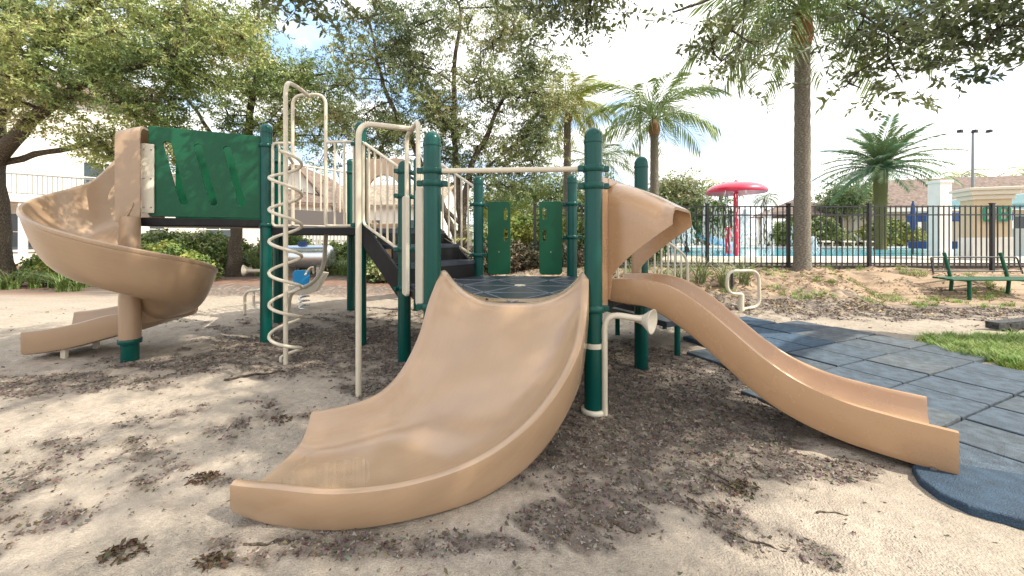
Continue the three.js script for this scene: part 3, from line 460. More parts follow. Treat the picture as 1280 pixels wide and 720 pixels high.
// ------------------------------------------------------------------ instanced scatter
const mtx = new THREE.Matrix4(), qq = new THREE.Quaternion(), ee = new THREE.Euler(), vv = new THREE.Vector3(), sc = new THREE.Vector3();
function scatter(name, geo, mat, list, parent = scene) { // list of [Vector3, Euler|Quaternion, scale, Color]
  const im = new THREE.InstancedMesh(geo, mat, list.length); im.castShadow = im.receiveShadow = true; im.name = parent === scene ? numbered(name) : name;
  list.forEach(([p, r, s, c], i) => { mtx.compose(p, r.isEuler ? qq.setFromEuler(r) : r, typeof s === 'number' ? sc.setScalar(s) : s); im.setMatrixAt(i, mtx); im.setColorAt(i, c); });
  parent.add(im); return im;
}
function leafGeo(len, wid, curl = 0.15) { const g = new THREE.BufferGeometry(); g.setAttribute('position', new THREE.Float32BufferAttribute([0, 0, 0, -wid / 2, curl * wid, len * 0.5, 0, 0, len * 0.5, wid / 2, curl * wid, len * 0.5, 0, -curl * len * 0.3, len], 3)); g.setIndex([0, 1, 2, 0, 2, 3, 1, 4, 2, 2, 4, 3]); g.setAttribute('uv', new THREE.Float32BufferAttribute([0.5, 0, 0, 0.5, 0.5, 0.5, 1, 0.5, 0.5, 1], 2)); g.computeVertexNormals(); return g; }
function sprig(seed, n, len, leafL, leafW, spread = 1) { // a twig with leaves on all sides
  const R = rng(seed), parts = [tubeAlong([new THREE.Vector3(0, 0, 0), new THREE.Vector3(0, len * 0.03, len * 0.5), new THREE.Vector3(0, 0, len)], [0.004, 0.003, 0.0015], 3).toNonIndexed()];
  for (let k = 0; k < n; k++) { const t = 0.15 + 0.85 * (k + R() * 0.6) / n, a = k * 2.4 + R(), l = leafGeo(leafL * (0.7 + 0.5 * R()), leafW * (0.75 + 0.5 * R())).toNonIndexed();
    l.rotateZ(R() * 6.28); l.rotateX((R() - 0.5) * 1.2); l.rotateY((0.5 + 0.9 * R()) * spread); l.rotateZ(a); l.translate(0, 0, t * len); parts.push(l); }
  parts.forEach(p => { for (const k of Object.keys(p.attributes)) if (!['position', 'normal', 'uv'].includes(k)) p.deleteAttribute(k); });
  return mergeGeometries(parts);
}
const col = (r, g, b) => new THREE.Color().setRGB(r, g, b);

// ------------------------------------------------------------------ leaf litter, twigs
{
  const R = rng(77), chip = new THREE.TetrahedronGeometry(1, 0); chip.scale(1, 0.4, 0.5);
  const list = []; let guard = 0;
  while (list.length < 45000 && guard++ < 1500000) {
    const px = R() * 1500 - 110, py = 385 + R() * R() * 420, [x, d] = G(px, py); if (d < 0.95 || d > 8.8 || Math.abs(x) > 9) continue;
    if (inPoly(x, d, TILE_AREA)) { if (R() > 0.012) continue; }
    const m = mulch(x, d); if (R() > 0.012 + 0.9 * m * m) continue;
    const s = (0.006 + 0.02 * R() * R()) * (0.6 + 0.16 * d), t = R();
    const c = t < 0.55 ? col(0.06 + 0.05 * R(), 0.045 + 0.035 * R(), 0.035 + 0.025 * R()) : t < 0.85 ? col(0.12 + 0.08 * R(), 0.10 + 0.06 * R(), 0.085 + 0.045 * R()) : col(0.26, 0.225, 0.19);
    list.push([onGround(x, d, s * 0.15), new THREE.Euler((R() - 0.5) * 0.8, R() * 6.28, (R() - 0.5) * 0.8), s, c]);
  }
  stuff(scatter('wood_chips', chip, std(1, 1, 1, 0.95), list)).userData.label = 'dark wood chips scattered over the sand';
  const leaves = [], lg = leafGeo(0.06, 0.026, 0.5);
  while (leaves.length < 2400) { const px = R() * 1500 - 110, py = 385 + R() * R() * 400, [x, d] = G(px, py); if (d < 0.95 || d > 9 || Math.abs(x) > 9) continue; const m = mulch(x, d), bk = bank(x, d) > 0.05; if (R() > 0.05 + 0.8 * m + (bk ? 0.6 : 0)) continue; const t = R();
    leaves.push([onGround(x, d, 0.012), new THREE.Euler((R() - 0.5) * 0.9, R() * 6.28, (R() - 0.5) * 0.9), 0.22 + 0.3 * R(), t < 0.8 ? col(0.10 + 0.07 * R(), 0.07 + 0.05 * R(), 0.05) : col(0.24, 0.17, 0.11)]); }
  for (let k = 0; k < 9000; k++) { const x = -2 + R() * 14, d = 5.9 + R() * 2.6; if (bank(x, d) < 0.02 && R() > 0.2 || fbm(x * 1.2, d * 1.8 + 5, 3) < -0.12) continue; const t = R(); leaves.push([onGround(x, d, 0.015), new THREE.Euler((R() - 0.5) * 1.2, R() * 6.28, (R() - 0.5) * 1.2), 0.6 + 0.7 * R(), t < 0.6 ? col(0.13 + 0.1 * R(), 0.09 + 0.06 * R(), 0.06) : col(0.33 + 0.1 * R(), 0.25 + 0.07 * R(), 0.16)]); }
  stuff(scatter('fallen_leaves', lg, std(1, 1, 1, 0.8), leaves)).userData.label = 'dry brown leaves fallen on the sand and the bank';
  // single sticks
  const stick = (px, py, ang, len, r, lab) => { const [x, d] = G(px, py), pts = []; for (let k = 0; k <= 8; k++) { const t = k / 8 - 0.5, w = 0.04 * len * n2(k * 0.6, px); const X = x + Math.cos(ang) * t * len - Math.sin(ang) * w, D = d + Math.sin(ang) * t * len + Math.cos(ang) * w; pts.push(onGround(X, D, r * 0.7)); } tag(mesh('fallen_twig', tubeAlong(pts, pts.map((_, k) => r * (1 - 0.07 * k)), 6, true), M.barkBrown), lab, 'twig', 'twigs lying on the sand'); };
  stick(945, 678, -0.55, 0.2, 0.006, 'dark twig lying alone on pale sand below the straight slide');
  stick(880, 636, -1.0, 0.16, 0.005, 'short forked twig beside the sunlit sand patch');
  stick(775, 655, -0.8, 0.14, 0.005, 'dark twig at the edge of the mulch before the wide slide');
  stick(345, 680, 0.1, 0.25, 0.006, 'thin twig lying under the lip of the wide slide');
  stick(320, 470, 0.5, 0.45, 0.012, 'long brown twig on the sand before the spiral climber');
  stick(1040, 642, -0.2, 0.12, 0.005, 'short twig near the foot of the straight slide');
  stick(905, 600, -0.7, 0.17, 0.006, 'twig half buried in mulch under the straight slide');
  // leaf heaps: darker clumps of rotting leaves
  const heap = (px, py, r, n, lab) => { const [x, d] = G(px, py), li = []; for (let k = 0; k < n; k++) { const a = R() * 6.28, q = r * Math.sqrt(R()); const X = x + 1.5 * q * Math.cos(a), D = d + q * Math.sin(a); li.push([onGround(X, D, 0.004 + 0.02 * R() * (1 - q / r)), new THREE.Euler((R() - 0.5) * 1.4, R() * 6.28, (R() - 0.5) * 1.4), 0.25 + 0.35 * R(), col(0.05 + 0.05 * R(), 0.03 + 0.03 * R(), 0.022)]); } tag(scatter('leaf_clump', lg, std(1, 1, 1, 0.8), li), lab, 'leaves', 'small clumps of dark leaves on the sand').userData.kind = 'stuff'; };
  heap(155, 690, 0.055, 110, 'dark clump of wet leaves on pale sand'); heap(255, 598, 0.05, 90, 'dark clump of leaves left of the wide slide'); heap(268, 703, 0.04, 80, 'small dark leaf clump at the front of the sand'); heap(352, 524, 0.05, 60, 'small leaf clump beside the top of the slide curve'); heap(925, 612, 0.06, 120, 'ragged clump of roots and leaves on sunlit sand');
}

// ------------------------------------------------------------------ small playground things
{ // bent pipe climber in the dirt
  const [x, d] = [3.66, 6.05], q = (a, y) => P(x + a, d + a * 0.15, y + groundH(x, d));
  const g = tag(group('bent_pipe_seat', scene), 'bent white pipe loop on a short stub standing in the dirt', 'play pipe');
  mesh('pipe', pipeGeo([q(-0.03, 0.19), q(-0.03, 0.25), q(-0.29, 0.27), q(-0.30, 0.62), q(0.25, 0.62), q(0.27, 0.05), q(-0.02, 0.02), q(-0.03, -0.05)], 0.024, 0.16), M.pipe, g);
  mesh('stub', new THREE.CylinderGeometry(0.042, 0.042, 0.3, 14).translate(x - 0.05, groundH(x, d) + 0.1, -d), M.pipe, g);
  const k = mesh('marker_stake', box(0.035, 0.36, 0.035, 3.95, groundH(3.95, 6.9) + 0.16, -6.9), M.iron); tag(k, 'short black stake in the dirt behind the bent pipe loop', 'stake');
}
{ // rocking riders behind the climber
  const rider = (x, d, turn, lab) => { const g = tag(group('spring_rider', scene, onGround(x, d)), lab, 'spring rider', 'riders on the sand behind the climber'); g.rotation.y = turn;
    const leg = (a, b) => mesh('pipe_leg', pipeGeo([new THREE.Vector3(a, -0.05, b), new THREE.Vector3(a, 0.36, b), new THREE.Vector3(a + 0.3, 0.4, b)], 0.02, 0.12), M.pipe, g);
    leg(-0.45, -0.12); leg(-0.45, 0.12);
    const rb = new THREE.Shape(); rb.moveTo(-0.1, 0.3); rb.quadraticCurveTo(0.1, 0.2, 0.35, 0.32); rb.lineTo(0.5, 0.62); rb.lineTo(0.42, 0.64); rb.lineTo(0.3, 0.45); rb.lineTo(0.05, 0.42); rb.lineTo(-0.1, 0.42); mesh('seat', extrude(rb, 0.16, 0.01).translate(0, 0, -0.08), M.cream, g);
    const bp = rrect(-0.02, 0.42, 0.24, 0.68, 0.06); mesh('side_plate', extrude(bp, 0.03, 0.006).translate(0, 0, 0.09), M.blue, g);
    const co = []; for (let k = 0; k <= 70; k++) { const a = k / 70 * 6.28 * 4; co.push(new THREE.Vector3(0.12 + 0.08 * Math.cos(a), 0.3 * k / 70, 0.08 * Math.sin(a))); } mesh('spring', tubeAlong(co, 0.014, 7), M.steel, g);
    mesh('handle', pipeGeo([new THREE.Vector3(0.2, 0.6, -0.2), new THREE.Vector3(0.24, 0.72, -0.1), new THREE.Vector3(0.24, 0.72, 0.1), new THREE.Vector3(0.2, 0.6, 0.2)], 0.014, 0.06), M.pipe, g); return g; };
  rider(-3.7, 6.6, 0.15, 'white rider with blue side plate on a coil spring behind the spiral climber');
  const [x, d] = [-3.55, 6.3]; const h = tag(group('pipe_hurdle', scene, onGround(-4.05, 6.05)), 'low bent white pipe frame on the sand behind the spiral slide', 'play pipe');
  mesh('pipe', pipeGeo([[-0.16, -0.08, 0], [-0.16, 0.36, 0], [0.3, 0.42, 0.02], [0.34, -0.08, 0]].map(p => new THREE.Vector3(...p)), 0.022, 0.1), M.pipe, h); mesh('cross_pipe', pipeGeo([[-0.02, 0.40, 0], [-0.02, 0.1, 0], [0.2, 0.08, 0.05], [0.3, 0.3, 0.05]].map(p => new THREE.Vector3(...p)), 0.018, 0.1), M.pipe, h);
  const arm = tag(group('curved_pipe_climber', scene), 'tall curved white pipe hooking down beneath the upper deck', 'play pipe'); mesh('pipe', pipeGeo([P(-2.78, 5.75, 1.3), P(-2.82, 5.75, 0.75), P(-3.0, 5.75, 0.5), P(-3.35, 5.8, 0.42), P(-3.4, 5.8, -0.1)], 0.03, 0.3), M.pipe, arm);
}
{ // silver horizontal tank
  const t = tag(group('metal_tank', scene, P(-6.55, 12.2)), 'silver horizontal tank with dark dome cap standing before the hedge', 'tank');
  const pr = []; for (let k = 0; k <= 10; k++) { const a = k / 10 * Math.PI / 2; pr.push(new THREE.Vector2(0.36 * Math.sin(a), -0.72 - 0.16 * Math.cos(a))); } for (let k = 10; k >= 0; k--) { const a = k / 10 * Math.PI / 2; pr.push(new THREE.Vector2(0.36 * Math.sin(a), 0.72 + 0.16 * Math.cos(a))); }
  const g = new THREE.LatheGeometry(pr, 32); g.rotateZ(Math.PI / 2); g.translate(0, 0.62, 0); mesh('shell', g, M.steel, t);
  mesh('dome_cap', new THREE.CylinderGeometry(0.12, 0.14, 0.16, 16).translate(-0.1, 1.03, 0), M.navy, t);
  for (const x of [-0.5, 0.5]) mesh('saddle', box(0.1, 0.34, 0.5, x, 0.14, 0), M.concrete, t);
}
{ // bench by the fence
  const d = 7.55, x0 = 8.46, y = -0.01, b = tag(group('green_bench', scene, P(x0, d, y)), 'green bench with thin black wire back below the iron fence', 'bench'); b.rotation.y = -0.02;
  for (let k = 0; k < 3; k++) mesh('seat_slat', box(1.85, 0.035, 0.11, 0.92, 0.43 - 0.008 * k, -0.13 + 0.13 * k, 0.008), M.panel, b);
  mesh('back_frame', pipeGeo([[0.04, 0.5, -0.2], [0.07, 0.83, -0.28], [1.78, 0.83, -0.28], [1.8, 0.5, -0.2]].map(p => new THREE.Vector3(...p)), 0.014, 0.05), M.iron, b);
  mesh('back_rail', pipeGeo([[0.05, 0.55, -0.21], [1.79, 0.55, -0.21]].map(p => new THREE.Vector3(...p)), 0.012), M.iron, b);
  for (const x of [0.36, 1.48]) { mesh('leg', pipeGeo([[x, 0.92, -0.3], [x, 0.4, -0.18], [x, 0.4, 0.14], [x, -0.1, 0.14]].map(p => new THREE.Vector3(...p)), 0.03, 0.05), M.panel, b); mesh('leg', pipeGeo([[x, 0.4, -0.16], [x, -0.1, -0.2]].map(p => new THREE.Vector3(...p)), 0.03), M.panel, b); }
}
{ // dark timber in the mulch
  const a = onGround(6.25, 5.0, 0.07), b = onGround(8.4, 5.35, 0.12); const g = tag(group('timber_beam'), 'dark weathered timber beam resting on the mulch beside the grass', 'beam'); mesh('beam', bar(a, b, 0.13, 0.09), M.wood, g); mesh('support_block', box(0.1, 0.16, 0.16, 6.5, 0.02, -5.04), M.wood, g);
}

// ------------------------------------------------------------------ grass and low plants
function blade(h, w, bend, seg = 3) { const pos = [], idx = [], uv = []; for (let k = 0; k <= seg; k++) { const t = k / seg, ww = w * (1 - t * t * 0.95) / 2; pos.push(-ww, h * t * (1 - 0.25 * bend * t), bend * h * t * t, ww, h * t * (1 - 0.25 * bend * t), bend * h * t * t); uv.push(0, t, 1, t); if (k < seg) idx.push(2 * k, 2 * k + 1, 2 * k + 2, 2 * k + 1, 2 * k + 3, 2 * k + 2); } const g = new THREE.BufferGeometry(); g.setAttribute('position', new THREE.Float32BufferAttribute(pos, 3)); g.setAttribute('uv', new THREE.Float32BufferAttribute(uv, 2)); g.setIndex(idx); g.computeVertexNormals(); return g; }
{
  const R = rng(31), tuft = mergeGeometries(Array.from({ length: 9 }, (_, k) => blade(0.07 + 0.05 * R(), 0.006, 0.4 + 0.6 * R()).rotateY(R() * 6.28).translate((R() - 0.5) * 0.06, 0, (R() - 0.5) * 0.06)));
  const put = (n, test) => { const li = []; let g = 0; while (li.length < n && g++ < 200000) { const p = test(); if (!p) continue; li.push([onGround(p[0], p[1], -0.005), new THREE.Euler(0, R() * 6.28, 0), 0.6 + 0.7 * R(), col(0.14 + 0.12 * R(), 0.24 + 0.12 * R(), 0.04)]); } return li; };
  const area = [[4.72, 4.5], [4.62, 3.95], [4.75, 3.55], [5.3, 3.3], [7, 3.1], [7, 4.5], [6.2, 4.65], [5.2, 4.7]];
  stuff(scatter('grass', tuft, L.hedge, put(3600, () => { const x = 4.5 + R() * 2.6, d = 3 + R() * 1.8; return inPoly(x + 0.12 * n2(x * 3, d * 3), d + 0.12 * n2(x * 3 + 9, d * 3), area) ? [x, d] : null; }))).userData.label = 'patch of bright green grass beside the rubber tiles';
  stuff(scatter('grass', tuft, L.hedge, put(700, () => { const x = 1.5 + R() * 9, d = 6.6 + R() * 1.9; return fbm(x * 0.9 + 2, d * 1.3, 3) > 0.22 ? [x, d] : null; }))).userData.label = 'sparse grass tufts on the dirt bank';
  const strap = seed => { const Q = rng(seed); return mergeGeometries(Array.from({ length: 46 }, () => blade(0.32 + 0.2 * Q(), 0.014, 0.5 + 0.9 * Q(), 5).rotateY(Q() * 6.28).translate((Q() - 0.5) * 0.12, 0, (Q() - 0.5) * 0.12))); };
  const sg = [strap(1), strap(2)], sm = [leafMat(0.16, 0.24, 0.05), leafMat(0.20, 0.23, 0.09)];
  const clump = (x, d, s, k, lab, grp) => { const m = mesh('strappy_plant', sg[k % 2], sm[k % 2]); m.position.copy(onGround(x, d)); m.scale.setScalar(s); m.rotation.y = x * 3; tag(m, lab, 'plant', grp); };
  [[2.75, 7.2], [3.1, 7.1], [3.5, 7.15], [3.85, 7.0], [4.3, 7.1], [2.4, 7.4]].forEach(([x, d], k) => clump(x, d, 1.35, 1, 'arching strap leaved plant on the bank behind the pipe loop', 'strap plants on the dirt bank'));
  for (let k = 0; k < 9; k++) clump(-8.25 + k * 0.12 + 0.1 * R(), 12.0 + R() * 0.7, 2.0, 0, 'tall strap leaved clump at the foot of the hedge trunk', 'strap plants beside the hedge trunk');
  for (let k = 0; k < 12; k++) clump(-5.9 + k * 0.21, 12.1 + R() * 0.5, 1.5, 0, 'green strap leaved clump right of the silver tank', 'strap plants by the silver tank');
  for (let k = 0; k < 10; k++) clump(-12.0 + k * 0.26, 8.6 + R() * 0.8, 1.35, 0, 'grassy clump in front of the big oak trunk', 'grassy clumps before the oak');
}

// ------------------------------------------------------------------ trees
const SPRIGS = { oak: [sprig(1, 15, 0.36, 0.075, 0.032), sprig(2, 15, 0.36, 0.075, 0.032), sprig(3, 12, 0.42, 0.08, 0.034)], broad: [sprig(4, 14, 0.34, 0.11, 0.06)] };
function tree({ name, label, group: grp, limbs, crowns, bark = M.barkGrey, sprigs = SPRIGS.oak, per = 22, mat = L.oak, tones, seed = 1, scale = 1, rough = 0.5, branchR = 0.03 }) {
  const R = rng(seed), t = tag(group(name), label, 'tree', grp); const nodes = [], wood = [];
  limbs.forEach(([pts, r0, r1], li) => { const v = spline(pts.map(p => P(...p)), 22); v.forEach((p, k) => { if (k > 1 && k < 22) p.add(new THREE.Vector3(n3(p.x, p.y, li), 0, n3(p.x, p.y, li + 9)).multiplyScalar(0.06)); if (k > 5 || li > 0) nodes.push(p); }); wood.push(tubeAlong(v, v.map((p, k) => lerp(r0, r1, Math.pow(k / 22, 0.8)) * (1 + (li === 0 && k < 4 ? 0.28 * (1 - k / 4) : 0)) * (1 + 0.08 * n3(p.x * 3, p.y * 3, p.z * 3))), 12)); });
  mesh('trunk', mergeGeometries(wood), bark, t);
  const li = sprigs.map(() => []), br = [];
  for (const c of crowns) {
    const [cx, cd, cy, rx, rd, ry, n] = c;
    for (let k = 0; k < n; k++) {
      let u; do u = new THREE.Vector3(R() * 2 - 1, R() * 2 - 1, R() * 2 - 1); while (u.lengthSq() > 1 || u.lengthSq() < 0.1);
      const tip = new THREE.Vector3(cx + u.x * rx, cy + u.y * ry, -cd - u.z * rd); let best = null, bd = 1e9; for (const q of nodes) { const dd = q.distanceToSquared(tip) * (1 + 0.5 * R()); if (dd < bd) { bd = dd; best = q; } }
      const mid = best.clone().lerp(tip, 0.5).add(new THREE.Vector3((R() - 0.5) * 0.4, 0.25 * R(), (R() - 0.5) * 0.4).multiplyScalar(Math.sqrt(bd) * 0.4));
      const v = new THREE.QuadraticBezierCurve3(best, mid, tip).getPoints(6); br.push(tubeAlong(v, v.map((_, i) => lerp(branchR, 0.005, i / 6)), 5)); nodes.push(v[3], v[4]);
      for (let s = 0; s < per; s++) { const f = 0.35 + 0.65 * R(), p = v[0].clone().lerp(tip, f); const i = Math.min(5, Math.floor(f * 6)); p.copy(v[i]).lerp(v[i + 1], f * 6 - i); p.add(new THREE.Vector3(R() - 0.5, R() - 0.5, R() - 0.5).multiplyScalar(rough * (0.5 + 0.9 * f)));
        const z = n3(p.x * 0.5 + seed, p.y * 0.5, p.z * 0.5), tn = tones[Math.min(tones.length - 1, Math.floor(clamp((0.5 + 0.4 * z + 0.35 * (R() - 0.5))) * tones.length))], w = 0.8 + 0.4 * R();
        li[Math.floor(R() * sprigs.length)].push([p, new THREE.Euler((R() - 0.4) * 1.5, R() * 6.28, R() * 6.28, 'YXZ'), scale * (0.75 + 0.5 * R()), col(tn[0] * w, tn[1] * w, tn[2] * w)]); }
    }
  }
  mesh('branches', mergeGeometries(br), bark, t).userData.kind = 'stuff';
  sprigs.forEach((g, i) => { const m = scatter('crown', g, mat, li[i], t); m.userData.kind = 'stuff'; });
  return t;
}
const lite = (a, k) => a.map(c => [c[0] * k * 0.88, c[1] * k * 1.06, c[2] * k * 0.9]);
const OAK = [[0.055, 0.075, 0.022], [0.09, 0.105, 0.03], [0.15, 0.15, 0.05], [0.21, 0.18, 0.07]], OLIVE = [[0.045, 0.06, 0.022], [0.085, 0.09, 0.035], [0.14, 0.13, 0.055], [0.2, 0.16, 0.085]];
// great oak at the far left
tree({ name: 'oak_tree', label: 'large spreading oak with thick limbs beyond the spiral slide', seed: 21, tones: lite([...OAK, [0.22, 0.17, 0.09]], 2.2), per: 21, scale: 1.12, branchR: 0.045,
  limbs: [[[[-12.5, 9.3, -0.1], [-12.5, 9.3, 1.4], [-12.65, 9.3, 2.8], [-12.7, 9.5, 5], [-12.2, 9.8, 8]], 0.3, 0.14], [[[-12.85, 9.3, 2.6], [-11.3, 9.0, 3.9], [-9.6, 8.6, 4.7], [-7.4, 8.4, 5.2]], 0.2, 0.05], [[[-12.85, 9.3, 2.9], [-11.0, 9.4, 3.4], [-9.4, 9.6, 3.6], [-8.2, 9.8, 3.7]], 0.09, 0.03], [[[-12.7, 9.4, 4.2], [-10.8, 9.2, 6.2], [-8.5, 9, 7.6]], 0.2, 0.05], [[[-12.85, 9.3, 3], [-13.5, 8.6, 4.5], [-15, 8, 5.5]], 0.18, 0.05]],
  crowns: [[-9.8, 8.8, 4.9, 2.6, 1.6, 1.3, 75], [-7.6, 8.6, 5.4, 1.9, 1.4, 1.1, 46], [-10.8, 9.2, 6.8, 2.8, 1.8, 1.3, 60], [-9.3, 9.6, 3.5, 1.9, 1.1, 0.5, 26], [-13.5, 9, 6, 2.2, 2, 2, 34], [-7.6, 9, 7.2, 1.9, 1.6, 1.1, 36]] });
// tree with slim trunk in the hedge
tree({ name: 'oak_tree', label: 'slim trunked oak growing out of the hedge', seed: 22, tones: lite(OAK, 2.2), per: 20, scale: 1.15,
  limbs: [[[[-8.75, 12.1, -0.1], [-8.72, 12.1, 1.5], [-8.6, 12.1, 3], [-8.3, 12.2, 5], [-8, 12.3, 7.5]], 0.2, 0.07], [[[-8.6, 12.1, 3], [-7.4, 12, 4.6], [-6.4, 11.9, 6]], 0.1, 0.03], [[[-8.6, 12.1, 3.2], [-9.8, 12, 5], [-10.5, 12, 6]], 0.1, 0.03]],
  crowns: [[-7.4, 12.1, 5.2, 2.0, 1.5, 1.5, 55], [-8.7, 12.2, 7, 2.4, 1.6, 1.6, 55], [-5.9, 12, 5.6, 1.2, 1.2, 1.3, 22]] });
// many-stemmed tree behind the decks
tree({ name: 'olive_tree', label: 'many stemmed grey green tree behind the lower deck', seed: 23, tones: lite(OLIVE, 2.2), bark: M.barkBrown, per: 15, scale: 1.05, branchR: 0.028,
  limbs: [[[[-1.35, 10.4, 0.0], [-1.35, 10.4, 1.4], [-1.15, 10.4, 3.0], [-0.5, 10.4, 4.4], [0.1, 10.4, 5.6]], 0.14, 0.04], [[[-1.35, 10.4, 1.0], [-1.5, 10.5, 2.8], [-1.6, 10.5, 5], [-1.4, 10.5, 7.5]], 0.12, 0.04], [[[-1.4, 10.4, 1.0], [-2.4, 10.3, 3.2], [-3.4, 10.2, 5.2], [-3.8, 10.1, 7]], 0.1, 0.03], [[[-1.15, 10.4, 2.6], [-0.6, 10.6, 3.2], [0.2, 10.7, 3.9], [1.0, 10.8, 4.4]], 0.06, 0.02], [[[-1.4, 10.4, 1.6], [-2.8, 10.6, 2.9], [-4.3, 10.7, 3.9]], 0.06, 0.02]],
  crowns: [[-1.2, 10.4, 6.3, 2.6, 1.4, 1.9, 95], [-3.6, 10.3, 5.6, 1.8, 1.3, 1.9, 60], [-4.2, 10.6, 3.9, 1.5, 1.1, 1.2, 32], [-2.2, 10.5, 3.9, 1.6, 1.0, 1.0, 48], [0.2, 10.6, 4.4, 1.2, 1.0, 1.3, 36], [0.2, 10.6, 7.0, 1.2, 1.1, 1.2, 24], [-0.2, 10.8, 3.2, 1.3, 0.8, 0.8, 34], [1.0, 10.8, 5.2, 0.8, 0.8, 1.2, 20]] });
// oak overhead: trunk right of the view, boughs over the play area
tree({ name: 'oak_tree', label: 'oak whose leafy boughs hang down over the pool side of the playground', seed: 24, tones: [[0.035, 0.05, 0.015], [0.06, 0.075, 0.022], [0.09, 0.10, 0.03]].map(c => c.map(v => v * 2.0)), per: 6, scale: 1.3, rough: 0.55, branchR: 0.016,
  limbs: [[[[8.6, 3.4, -0.1], [8.5, 3.4, 2], [8.2, 3.5, 4], [7.4, 3.6, 6.2]], 0.34, 0.16], [[[8.3, 3.5, 3.2], [7.0, 4.2, 4.3], [5.2, 4.7, 4.7], [3.2, 4.9, 4.5], [2.1, 5.0, 4.15]], 0.13, 0.012], [[[7.9, 3.5, 5], [6, 2.6, 6.3], [3.5, 1.8, 6.6], [0.6, 1.6, 6.4], [-2, 1.8, 6]], 0.17, 0.03], [[[8, 3.4, 4.6], [7.2, 1.6, 6], [5.6, -0.8, 6.8], [3.5, -2.4, 7]], 0.15, 0.03], [[[7.4, 3.6, 6], [6, 4.8, 7.5], [3, 5.5, 8]], 0.13, 0.03]],
  crowns: [[5.1, 4.7, 3.75, 1.0, 0.6, 0.55, 19], [4.2, 4.75, 3.1, 0.6, 0.3, 0.25, 4], [5.8, 4.6, 3.9, 0.9, 0.6, 0.6, 20], [2.75, 4.9, 3.7, 0.6, 0.5, 0.45, 9], [6.2, 4.4, 5.2, 1.6, 1.2, 0.7, 24], [4, 2.2, 7.0, 2.4, 1.6, 0.8, 90], [0.2, 1.7, 6.8, 2.2, 1.5, 0.8, 80], [5, -1, 7.2, 2.4, 1.8, 0.9, 80], [5.9, 0.5, 7.3, 1.9, 1.3, 0.8, 120], [7.4, 1.6, 8.2, 2, 1.6, 0.8, 90]] });
// oak behind the camera, boughs over the front of the sand
tree({ name: 'oak_tree', label: 'oak whose twigs dip into the top of the sky above the fire pole', seed: 25, tones: [[0.04, 0.06, 0.016], [0.07, 0.085, 0.025], [0.1, 0.11, 0.035]].map(c => c.map(v => v * 1.5)), per: 12, scale: 1.0, rough: 0.55, branchR: 0.016,
  limbs: [[[[2.2, -4.2, -0.1], [2.2, -4.2, 2], [1.9, -4.0, 4.5], [1.4, -3.6, 6.5]], 0.36, 0.16], [[[2, -4.1, 3.8], [1.2, -1.6, 5.0], [0.6, 1.4, 4.9], [0.75, 3.4, 4.0], [0.85, 4.4, 3.62]], 0.12, 0.01], [[[2, -4, 4.2], [-0.6, -1.4, 5.3], [-1.8, 1.6, 4.9], [-1.85, 3.4, 3.75]], 0.12, 0.01], [[[1.6, -3.8, 5.6], [-2, -3, 6.8], [-5, -1.5, 7]], 0.13, 0.03], [[[1.5, -3.8, 6], [4, -3, 7.2], [5.5, -1, 7.4]], 0.13, 0.03]],
  crowns: [[0.85, 4.2, 3.75, 0.38, 0.35, 0.16, 7], [0.55, 4.4, 3.95, 0.3, 0.3, 0.15, 4], [-1.8, 3.5, 3.62, 0.45, 0.3, 0.16, 7], [-2.2, 3.5, 3.8, 0.4, 0.3, 0.2, 6], [0, -1.5, 6.9, 2.6, 1.8, 0.8, 34], [-3.5, -1.5, 7, 2.2, 1.6, 0.9, 30], [3.8, -2.6, 7.2, 2.2, 1.4, 0.9, 26]] });

// palms: every frond is a part
function frondGeo(len, rise, droop, nL, leafLen, leafW, plume, seed, lift = 0.5) {
  const R = rng(seed), parts = [], pts = []; const at = t => new THREE.Vector3(0, len * (rise * t - droop * t * t), len * t * (1 - 0.18 * t * droop));
  for (let k = 0; k <= 12; k++) pts.push(at(k / 12)); parts.push(tubeAlong(pts, pts.map((_, k) => lerp(0.022, 0.004, k / 12) * len * 0.5), 4).toNonIndexed());
  for (let k = 0; k < nL; k++) for (const s of [-1, 1]) {
    const t = 0.1 + 0.9 * (k + 0.4 * R()) / nL, p = at(t), tg = at(Math.min(1, t + 0.02)).sub(at(t - 0.02)).normalize(); const l = leafLen * (0.45 + 0.75 * Math.sin(Math.PI * (0.12 + 0.82 * t))) * (0.85 + 0.3 * R());
    const side = new THREE.Vector3(s, (lift - 0.6 * plume * R()), 0).normalize(); const dir = side.multiplyScalar(1.0).addScaledVector(tg, 0.75 + 0.3 * R()).normalize(); const w = new THREE.Vector3().crossVectors(dir, UP).cross(dir).normalize(); const wv = new THREE.Vector3().crossVectors(dir, w).multiplyScalar(leafW / 2);
    const mid = p.clone().addScaledVector(dir, l * 0.55), end = p.clone().addScaledVector(dir, l); mid.y -= 0.06 * l * (1 + plume); end.y -= l * (0.28 + 0.55 * plume * (0.5 + R()));
    const g = new THREE.BufferGeometry(); g.setAttribute('position', new THREE.Float32BufferAttribute([p, mid.clone().sub(wv), mid.clone().add(wv), p, mid.clone().sub(wv), mid.clone().add(wv)].slice(0, 3).concat([mid.clone().sub(wv), end, mid.clone().add(wv)]).flatMap(v => [v.x, v.y, v.z]), 3)); g.setAttribute('uv', new THREE.Float32BufferAttribute(new Array(12).fill(0.5), 2)); g.computeVertexNormals(); parts.push(g); }
  return mergeGeometries(parts);
}
